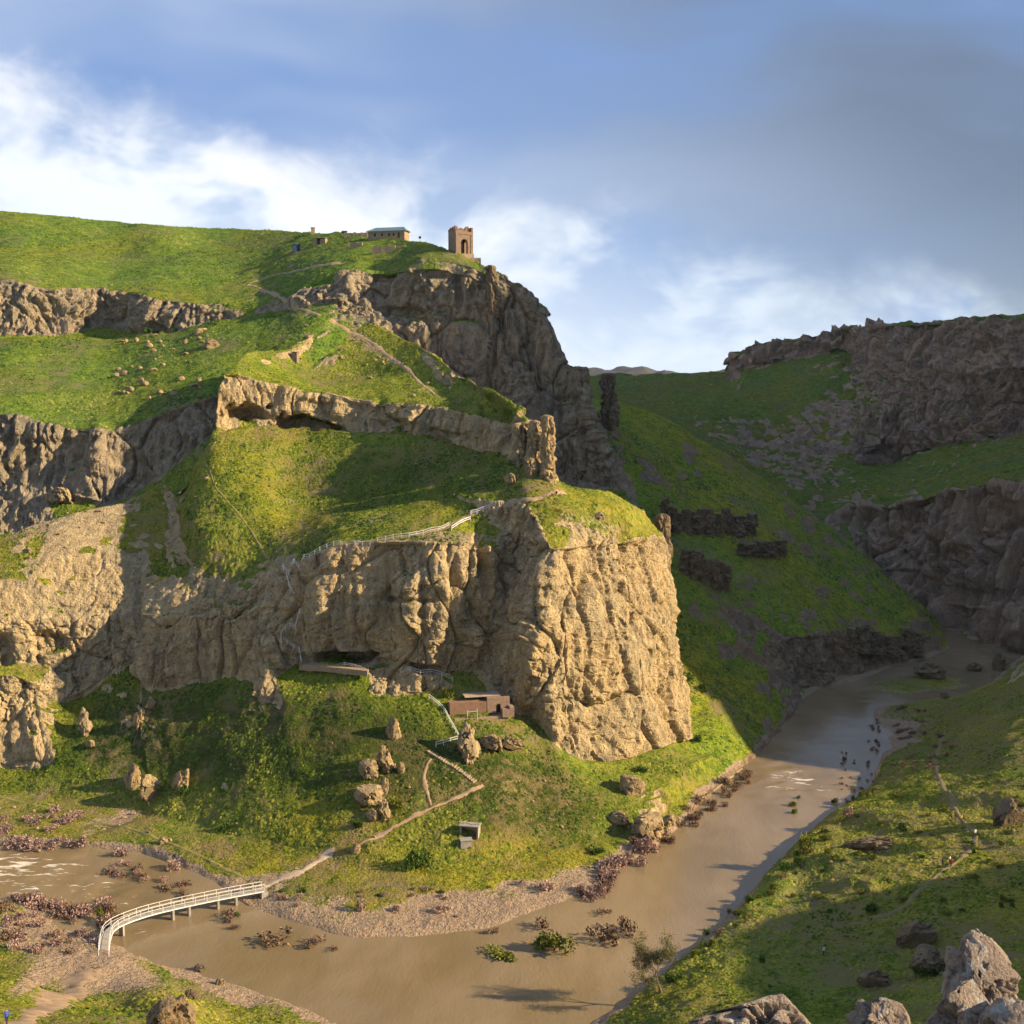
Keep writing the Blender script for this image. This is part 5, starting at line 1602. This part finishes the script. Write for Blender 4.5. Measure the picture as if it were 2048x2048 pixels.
for (kind, u, v, a, b, lab) in [
    ('pink', 718, 1818, 28, 28, 'round pink shrub on the grassy shore below the river path'),
    ('pink', 797, 1822, 30, 16, 'low pink shrub at the top of the gravel shore'),
    ('pink', 888, 1824, 40, 18, 'wide pink shrub on the gravel shore, right of the low one'),
    ('pink', 600, 1798, 18, 14, 'small pink shrub on the shore near the bridge end'),
    ('pink', 1098, 1780, 46, 22, 'mauve shrub at the edge of the pink beach'),
    ('pink', 1045, 1770, 18, 16, 'tiny reddish shrub at the border of bright grass and beach'),
    ('pink', 340, 1738, 46, 22, 'long mauve shrub on the left flat above the bridge'),
    ('pink', 240, 1714, 42, 20, 'mauve shrub between left rapids and path'),
    ('pink', 170, 1690, 30, 22, 'mauve shrub upstream on the left flat'),
    ('brown', 450, 1838, 56, 20, 'brown shrub standing in the water right of the bridge'),
    ('brown', 470, 1858, 26, 14, 'small brown shrub in the water below the larger one'),
    ('brown', 555, 1885, 88, 26, 'long brown shrub patch standing in the river bend'),
    ('brown', 620, 1888, 56, 20, 'brown shrub at the right of the river bend patch'),
    ('brown', 668, 1900, 28, 10, 'last little brown shrub right of the river bend patch'),
    ('brown', 1085, 1856, 46, 26, 'brown shrub standing in shallow water off the beach'),
    ('brown', 1205, 1828, 46, 12, 'flat brown shrub in the shallow water by the beach'),
    ('brown', 1205, 1882, 90, 36, 'wide brown thicket on the mid river islet'),
    ('brown', 1262, 1862, 60, 34, 'brown thicket at the upstream tip of the islet'),
    ('yellow', 1108, 1900, 96, 36, 'yellow-green bush at the downstream end of the islet'),
    ('yellow', 1000, 1914, 84, 12, 'thin yellow-green bush lying flat in the river'),
    ('brown', 985, 1868, 34, 14, 'brown driftwood shrub on the sandbar'),
    ('pink', 1702, 1632, 34, 22, 'pink shrub on the right shore of the sunlit reach'),
    ('yellow', 1612, 1712, 36, 42, 'round yellow-green bush on the right river bank'),
    ('green', 447, 1664, 28, 26, 'round green bush on the left flat with long shadow'),
    ('green', 832, 1738, 56, 42, 'large soft green bush at the foot of the slope'),
    ('green', 362, 1592, 44, 20, 'green bush at the foot of a boulder on the left'),
    ('green', 1190, 1708, 40, 18, 'dark green bush above the riverside thicket'),
    ('green', 1378, 1362, 34, 20, 'dark green bush on the shaded slope'),
    ('green', 1410, 1385, 34, 20, 'second dark green bush down the shaded slope'),
    ('green', 1395, 1482, 26, 16, 'small dark bush on the sunny slope right of the great cliff'),
    ('green', 1280, 1545, 40, 14, 'dark green bush hugging the foot of the great cliff'),
    ('yellow', 205, 1838, 20, 24, 'yellow-green bush beside the bend of the footbridge'),
    ('yellow', 902, 1396, 34, 22, 'yellow-green bush on the brick chamber terrace'),
    ('green', 300, 664, 24, 12, 'dark green bush in the hollow of the upper left cliff'),
    ('green', 350, 664, 20, 10, 'small green bush right of the hollow in the upper left cliff'),
    ('green', 1860, 1950, 60, 30, 'dark bush at the foot of the round shaded boulder'),
    ('green', 1745, 1822, 34, 20, 'green bush beside the ring mound on the right bank'),
    ('green', 1800, 1660, 24, 16, 'small dark bush on the sunny right bank'),
    ('green', 1522, 1925, 16, 18, 'tiny dark bush on the shaded right bank'),
    ('green', 715, 1655, 30, 20, 'bright green bush under the knobbly rock cluster'),
    ('yellow', 790, 1620, 36, 26, 'light green bush right of the knobbly rock cluster'),
]:
    shrub(kind, u, v, a, b, lab)
for k in range(64):
    u = random.uniform(-5, 235); v = random.uniform(1790, 1905) + (235 - u) * .02
    if u > 120 and v < 1810:
        v += 30
    shrub(random.choice(('pink', 'pink', 'brown')), u, v, random.uniform(18, 44), random.uniform(10, 22), 'mauve shrub in the thicket on the near bank left of the footbridge', 'shrubs left of the footbridge')
for k in range(26):
    u = random.uniform(-10, 150); v = random.uniform(1625, 1700)
    shrub('pink', u, v, random.uniform(20, 44), random.uniform(10, 18), 'mauve shrub on the dry flat above the left rapids', 'shrubs on the left flat')
for k in range(16):
    t_ = random.random()
    shrub(random.choice(('pink', 'brown')), 220 + 190 * t_ + random.uniform(-15, 15), 1738 + 50 * t_ + random.uniform(-16, 14), random.uniform(22, 44), random.uniform(8, 14), 'low mauve shrub along the river edge above the bridge', 'shrubs along the bridge shore')
for k in range(40):
    t_ = random.random()
    shrub(random.choice(('pink', 'pink', 'brown')), 1180 + 120 * t_ + random.uniform(-22, 18), 1795 - 110 * t_ + random.uniform(-18, 14), random.uniform(22, 44), random.uniform(14, 26), 'mauve shrub in the dense riverside thicket below the pointed rock', 'riverside thicket shrubs')
for k in range(34):
    t_ = random.random()
    shrub('brown', 1335 + 150 * t_ + random.uniform(-28, 22), 1680 - 120 * t_ + random.uniform(-14, 12), random.uniform(16, 34), random.uniform(9, 18), 'brown brush in the flooded margin under the great cliff', 'flooded brush under the cliff')
for k in range(40):
    u = random.uniform(1680, 1760); v = random.uniform(1440, 1592)
    if u < 1745 and v < 1500:
        u = random.uniform(1735, 1762)
    shrub('brown', u, v, random.uniform(5, 14), random.uniform(4, 9), 'little dark brush tuft in the shallows of the shaded reach', 'brush tufts in the shallows')
for k in range(40):
    t_ = random.random()
    shrub(random.choice(('green', 'yellow', 'brown')), 1330 + 400 * t_ + random.uniform(-4, 30), 1955 - 385 * t_ + random.uniform(-6, 26), random.uniform(12, 30), random.uniform(7, 16), 'small bush on the right bank along the water', 'bushes along the right bank')
for k in range(46):
    u = random.uniform(1560, 2048); v = random.uniform(1590, 1830)
    shrub(random.choice(('green', 'yellow', 'yellow')), u, v, random.uniform(12, 30), random.uniform(5, 12), 'low bush in the sunny grass of the right bank', 'low bushes of the right bank')
for k in range(40):
    t_ = random.random()
    shrub('brown', 1780 + 110 * t_ + random.uniform(-25, 40), 1450 + random.uniform(-40, 90), random.uniform(10, 26), random.uniform(4, 9), 'flattened dry brush on the shaded flat beside the upper river', 'dry brush on the upper flat')
for k in range(24):
    u = random.uniform(470, 1000); v = random.uniform(1770, 1835)
    shrub(random.choice(('green', 'pink', 'brown')), u, v, random.uniform(10, 22), random.uniform(5, 10), 'tiny low shrub scattered on the shore between path and water', 'low shrubs on the shore')


def tree():
    p, _, d = hit(1322, 1986)
    k = d / FPX
    e = empty('willow_tree', p)
    rs = np.random.RandomState(12)
    tr = MB(); tips = []

    def grow(a, dirv, L, r, lvl):
        pts_, rr = [a], [r]
        n = 5
        q = a
        dv = dirv.copy()
        for i in range(n):
            dv = (dv + Vector(rs.normal(size=3)) * .13 + Vector((0, 0, .05 if lvl else .1))).normalized()
            q = q + dv * (L / n)
            pts_.append(q); rr.append(r * (1 - .6 * (i + 1) / n))
            if lvl < 4 and i >= (1 if lvl else 1):
                for _ in range(1 if lvl in (0,) else rs.randint(1, 3)):
                    ax = Vector(rs.normal(size=3)).normalized()
                    nd = (dv * .75 + ax * .75 + Vector((0, 0, .12))).normalized()
                    grow(q, nd, L * rs.uniform(.5, .72), rr[-1] * .6, lvl + 1)
        tr.tube(pts_, rr, 5 if lvl < 2 else 3)
        if lvl >= 3:
            tips.extend(pts_[1:])
    H = 100 * k
    grow(Vector((0, 0, -.4)), Vector((-.18, 0, 1)), H * .52, .26, 0)
    tr.obj('trunk', M_BARK, e, True)
    V, T, tone = [], [], []
    for q in tips:
        for _ in range(3):
            c = np.array(q) + rs.normal(size=3) * .24
            a, b_ = rs.normal(size=3), rs.normal(size=3)
            a /= np.linalg.norm(a); b_ = np.cross(a, b_); b_ /= np.linalg.norm(b_)
            L = rs.uniform(.07, .15)
            b = len(V)
            V += [c - b_ * L * .4, c + b_ * L * .4, c + a * L * 1.6]
            T.append((b, b + 1, b + 2)); tone += [rs.uniform(0, 1)] * 3
    o = mesh_np('crown', np.array(V), np.zeros((0, 4)), leaf_mat('willow_buds', [(0, (.08, .075, .03)), (.5, (.16, .15, .06)), (1, (.22, .19, .09))]), False, {'tone': tone}, T)
    o.parent = e
    tag(e, 'bare spring willow tree at the water edge of the near bank', 'tree')


tree()

# island in the upper river
IS = [(1752, 1388, 6), (1790, 1378, 10), (1840, 1372, 12), (1880, 1362, 10), (1925, 1350, 6), (1860, 1350, 8), (1815, 1362, 9)]
V, Q = [], []
c0 = atZ(1838, 1370, 0)
ns, mr = 48, 14
for i in range(ns):
    a = 2 * math.pi * i / ns
    for j in range(mr + 1):
        r = j / mr
        rad = 1 + .25 * float(vnoise(math.cos(a) * 2 + 9, math.sin(a) * 2, 0))
        x = c0.x + math.cos(a) * 17 * r * rad; y = c0.y + math.sin(a) * 11 * r * rad + (math.cos(a) * r) * 4
        V.append((x, y, 1.1 * (1 - r ** 2) - .25 + .3 * float(fbm(np.float32(x / 3), np.float32(y / 3), np.float32(0), 2, 4)) * (1 - r)))
for i in range(ns):
    i2 = (i + 1) % ns
    for j in range(mr):
        Q.append((i * (mr + 1) + j, i * (mr + 1) + j + 1, i2 * (mr + 1) + j + 1, i2 * (mr + 1) + j))
isl = mesh_np('island', V, Q, MT_NEAR, True, {'rock': np.zeros(len(V)), 'dirt': [.45 if v[2] < .35 else .1 for v in V], 'dry': np.full(len(V), .4)})
isl['kind'] = 'structure'


# ------------------------------------------------------------------ grass tussocks
def tussocks(name, P, rk, count, rmin, rmax, seed, label, zmin=1.2, win=None, dark=0.0, mat=None, herb_shade=None):
    rs = np.random.RandomState(seed)
    pu, pv = pixel_of(P)
    nrm = np.abs(grid_normals(P)[..., 2])
    vis = (pu > -40) & (pu < 2088) & (pv > 380) & (pv < 2080) & (P[..., 2] > zmin) & (rk < .55) & (nrm > .45)
    if win:
        vis &= (pu > win[0]) & (pu < win[1]) & (pv > win[2]) & (pv < win[3])
    vis[-1, :] = False; vis[:, -1] = False
    ii = np.argwhere(vis)
    area = np.linalg.norm(np.cross(P[1:, :-1] - P[:-1, :-1], P[:-1, 1:] - P[:-1, :-1]), axis=2)
    wgt = area[ii[:, 0], ii[:, 1]]
    X = P[ii[:, 0], ii[:, 1]]
    cl = .12 + .88 * sstep(fbm(X[:, 0] / 7, X[:, 1] / 7, X[:, 2] / 7, 3, seed), -.35, .6)
    wgt = wgt * cl; wgt /= wgt.sum()
    pick = ii[rs.choice(len(ii), count, p=wgt)]
    a, b = rs.rand(count, 1), rs.rand(count, 1)
    i, j = pick[:, 0], pick[:, 1]
    C = P[i, j] + (P[i + 1, j] - P[i, j]) * a + (P[i, j + 1] - P[i, j]) * b
    keep = np.ones(count, bool)
    for (px_, py_, pz_, wd_) in PATH_PTS[::2]:
        keep &= ((C[:, 0] - px_) ** 2 + (C[:, 1] - py_) ** 2 > (wd_ * .5 + .25) ** 2) | (np.abs(C[:, 2] - pz_) > 4)
    C = C[keep]; i = i[keep]; j = j[keep]; count = len(C)
    r = rmin + (rmax - rmin) * rs.rand(count) ** 3
    h = r * rs.uniform(.35, .85, count)
    n = 5
    th = rs.rand(count, 1) * 6.28 + np.arange(n)[None] * (2 * math.pi / n)
    rad = r[:, None] * rs.uniform(.65, 1.25, (count, n))
    V = np.zeros((count, n + 1, 3), np.float32)
    V[:, :n, 0] = C[:, :1] + np.cos(th) * rad
    V[:, :n, 1] = C[:, 1:2] + np.sin(th) * rad
    # follow the slope
    g = grid_normals(P)[i, j]
    g = np.where(g[:, 2:3] < 0, -g, g)
    sl = -(g[:, 0:1] * (V[:, :n, 0] - C[:, :1]) + g[:, 1:2] * (V[:, :n, 1] - C[:, 1:2])) / np.maximum(g[:, 2:3], .35)
    V[:, :n, 2] = C[:, 2:3] + sl - .05
    V[:, n] = C + np.stack([rs.normal(size=count) * r * .3, rs.normal(size=count) * r * .3, h], -1) + g * 0
    base = (np.arange(count) * (n + 1))[:, None]
    T = np.stack([base + np.arange(n)[None], base + (np.arange(n)[None] + 1) % n, np.broadcast_to(base + n, (count, n))], -1).reshape(-1, 3)
    tn = np.clip(.48 + .24 * fbm(C[:, 0] / 9, C[:, 1] / 9, C[:, 2] / 9, 2, seed + 5) + .26 * fbm(C[:, 0] / 32, C[:, 1] / 32, C[:, 2] / 32, 2, seed + 8) + rs.normal(size=count) * .16 - dark - (.42 * np.clip(spots(C[None], herb_shade)[0], 0, 1) if herb_shade else 0), 0, 1)
    tone = np.repeat(tn[:, None], n + 1, 1); tone[:, :n] -= .10
    o = mesh_np(name, V.reshape(-1, 3), np.zeros((0, 4)), mat or M_TUSS, True, {'tone': np.clip(tone, 0, 1)}, T)
    tag(o, label, 'grass', kind='stuff')
    return o


tussocks('grass_tussocks', P_main, rk_main, 65000, .14, .55, 1, 'tufted grass and herbs covering the castle hill slopes', 2.2, herb_shade=HERB_SHADE_MAIN)
tussocks('grass_tussocks', P_back, rk_back, 36000, .2, .7, 2, 'tufted grass on the plateau and its slopes', mat=M_TUSS_COOL)
tussocks('grass_tussocks', P_near, np.maximum(rk_near, np.clip(GROUND_DIRT['bank_and_shade_ridge'] * 1.2, 0, 1)), 44000, .12, .5, 3, 'tufted grass of the near river bank')
tussocks('grass_tussocks', P_slope, rk_slope, 16000, .2, .7, 4, 'tufted grass on the shaded river slope', mat=M_TUSS_COOL)
tussocks('grass_tussocks', P_main, rk_main, 9000, .1, .35, 6, 'sparse weeds on the river flats', .75, (-40, 1300, 1560, 1860))


# ------------------------------------------------------------------ people
BODY = {}


def person_mesh(name, joints, edges, radii, shirt, trousers, hair):
    key = str(joints)
    if key in BODY:
        ev = BODY[key].copy()
        for i_, c_ in enumerate((shirt, trousers)):
            ev.materials[i_] = simple_mat(name + '_cloth', c_, c_)
        return ev
    me = bpy.data.meshes.new(name)
    me.from_pydata(joints, edges, [])
    o = bpy.data.objects.new(name, me)
    COL.objects.link(o)
    sk = o.modifiers.new('skin', 'SKIN')
    for v, r in zip(me.skin_vertices[0].data, radii):
        v.radius = (r, r)
    me.skin_vertices[0].data[0].use_root = True
    sb = o.modifiers.new('sub', 'SUBSURF'); sb.levels = 1; sb.render_levels = 1
    dg = bpy.context.evaluated_depsgraph_get()
    ev = bpy.data.meshes.new_from_object(o.evaluated_get(dg))
    bpy.data.objects.remove(o)
    mats = [simple_mat(name + '_cloth', shirt, shirt), simple_mat(name + '_trousers', trousers, trousers), simple_mat(name + '_skin', (.36, .20, .13), (.36, .20, .13)), simple_mat(name + '_hair', hair, hair)]
    ev.materials.clear()
    for m_ in mats:
        ev.materials.append(m_)
    for pl in ev.polygons:
        c = pl.center
        z = c.z
        top = joints[3][2]
        rel = z - joints[0][2]
        if z > top + .10 or (z > top and c.y > .04):
            pl.material_index = 3
        elif z > top - .06:
            pl.material_index = 2
        elif rel > -.02:
            pl.material_index = 0
        else:
            pl.material_index = 1
        pl.use_smooth = True
    BODY[key] = ev
    return ev


def walker(name, shirt, trousers, hair, st=.18):
    J = [(0, 0, .95), (0, 0, 1.2), (0, 0, 1.42), (0, 0, 1.52), (0, -.02, 1.66), (-.2, 0, 1.4), (-.26, .05, 1.12), (-.25, -.06, .88), (.2, 0, 1.4), (.26, -.04, 1.12), (.25, -.14, .9),
         (-.1, 0, .9), (-.11, -st * .6, .5), (-.11, -st, .07), (-.11, -st - .14, .04), (.1, 0, .9), (.11, st * .3, .5), (.11, st, .08), (.11, st - .13, .04)]
    E = [(0, 1), (1, 2), (2, 3), (3, 4), (2, 5), (5, 6), (6, 7), (2, 8), (8, 9), (9, 10), (0, 11), (11, 12), (12, 13), (13, 14), (0, 15), (15, 16), (16, 17), (17, 18)]
    Rd = [.15, .14, .15, .06, .11, .07, .05, .04, .07, .05, .04, .10, .07, .05, .045, .10, .07, .05, .045]
    return person_mesh(name, J, E, Rd, shirt, trousers, hair)


def sitter(name, shirt, trousers, hair):
    J = [(0, 0, .15), (0, .02, .42), (0, 0, .64), (0, -.02, .74), (0, -.05, .88), (-.2, 0, .62), (-.25, -.12, .4), (-.16, -.3, .38), (.2, 0, .62), (.25, -.12, .4), (.16, -.3, .38),
         (-.1, -.05, .14), (-.12, -.42, .42), (-.12, -.6, .06), (-.12, -.74, .04), (.1, -.05, .14), (.12, -.42, .42), (.12, -.6, .06), (.12, -.74, .04)]
    E = [(0, 1), (1, 2), (2, 3), (3, 4), (2, 5), (5, 6), (6, 7), (2, 8), (8, 9), (9, 10), (0, 11), (11, 12), (12, 13), (13, 14), (0, 15), (15, 16), (16, 17), (17, 18)]
    Rd = [.15, .14, .15, .06, .11, .07, .05, .04, .07, .05, .04, .10, .07, .05, .045, .10, .07, .05, .045]
    return person_mesh(name, J, E, Rd, shirt, trousers, hair)


BK = (.02, .018, .016)
for (u, v, rz, shirt, trous, hair, lab) in [
    (1647, 1912, 40, (.70, .68, .66), (.03, .03, .04), BK, 'person in a white top walking alone on the shaded right bank'),
    (1886, 1734, 200, (.05, .05, .06), (.04, .04, .05), BK, 'person in dark clothes at the left of the group on the path'),
    (1893, 1736, 150, (.55, .50, .06), (.10, .09, .06), BK, 'person in a yellow top in the middle of the group on the path'),
    (1902, 1734, 170, (.45, .04, .06), (.05, .04, .05), BK, 'person in a red top at the right of the group on the path'),
    (1899, 1729, 220, (.62, .52, .50), (.06, .05, .07), BK, 'person in a pale top at the back of the group on the path'),
    (1946, 1695, 20, (.09, .09, .13), (.05, .05, .06), BK, 'person in dark grey walking below the path bend'),
    (1950, 1674, 30, (.66, .64, .70), (.07, .07, .12), BK, 'person in a whitish jacket at the path bend'),
    (1923, 1645, 60, (.60, .42, .05), (.10, .07, .05), BK, 'person in an orange-yellow top on the upper right path'),
    (1903, 1641, 80, (.35, .05, .04), (.07, .05, .04), BK, 'person in dark red on the grass beside the upper right path'),
    (1877, 1576, 90, (.40, .40, .25), (.08, .08, .06), BK, 'person in pale olive at the shade edge of the right path'),
    (14, 2050, 60, (.05, .08, .35), (.03, .03, .05), BK, 'person in blue at the bottom left corner on the dirt road'),
]:
    me = walker('person_body', shirt, trous, hair, .16)
    p, _, d = hit(u, v)
    z, _ = drop(p.x, p.y, p.z + 3)
    tag(put('person', me, None, (p.x, p.y, z + .02), (0, 0, R(rz)), (1, 1, 1)), lab, 'person')
for (u, v, rz, shirt, trous, lab) in [(1104, 993, 20, (.06, .06, .08), (.05, .05, .07), 'person in dark clothes sitting at the left on the upper slope path'),
                                       (1113, 989, -10, (.03, .03, .04), (.06, .05, .05), 'person in black sitting at the right on the upper slope path'),
                                       (1093, 994, 10, (.30, .20, .14), (.10, .07, .05), 'person in brown sitting left of the two dark sitters on the upper path')]:
    p, _, d = hit(u, v)
    tag(put('person', sitter('person_body', shirt, trous, BK), None, (p.x, p.y, p.z + .08), (0, 0, R(rz)), (1, 1, 1)), lab, 'person')

# ------------------------------------------------------------------ thin valley haze
hz_m = bpy.data.materials.new('thin_haze')
hz_m.use_nodes = True
hz_m.node_tree.nodes.clear()
ht = NT(hz_m.node_tree)
vo = ht.n.new('ShaderNodeVolumePrincipled')
vo.inputs['Color'].default_value = (.58, .75, 1.0, 1)
vo.inputs['Density'].default_value = .000025
vo.inputs['Anisotropy'].default_value = .1
ho = ht.n.new('ShaderNodeOutputMaterial')
ht.l.new(vo.outputs[0], ho.inputs['Volume'])
hz = MB().hexa([(-3600, -1600, -6), (3600, -1600, -6), (3600, 4600, -6), (-3600, 4600, -6), (-3600, -1600, 345), (3600, -1600, 345), (3600, 4600, 345), (-3600, 4600, 345)]).obj('haze', hz_m)
hz['kind'] = 'stuff'
hz['label'] = 'thin bluish haze filling the valley air'
hz['category'] = 'haze'
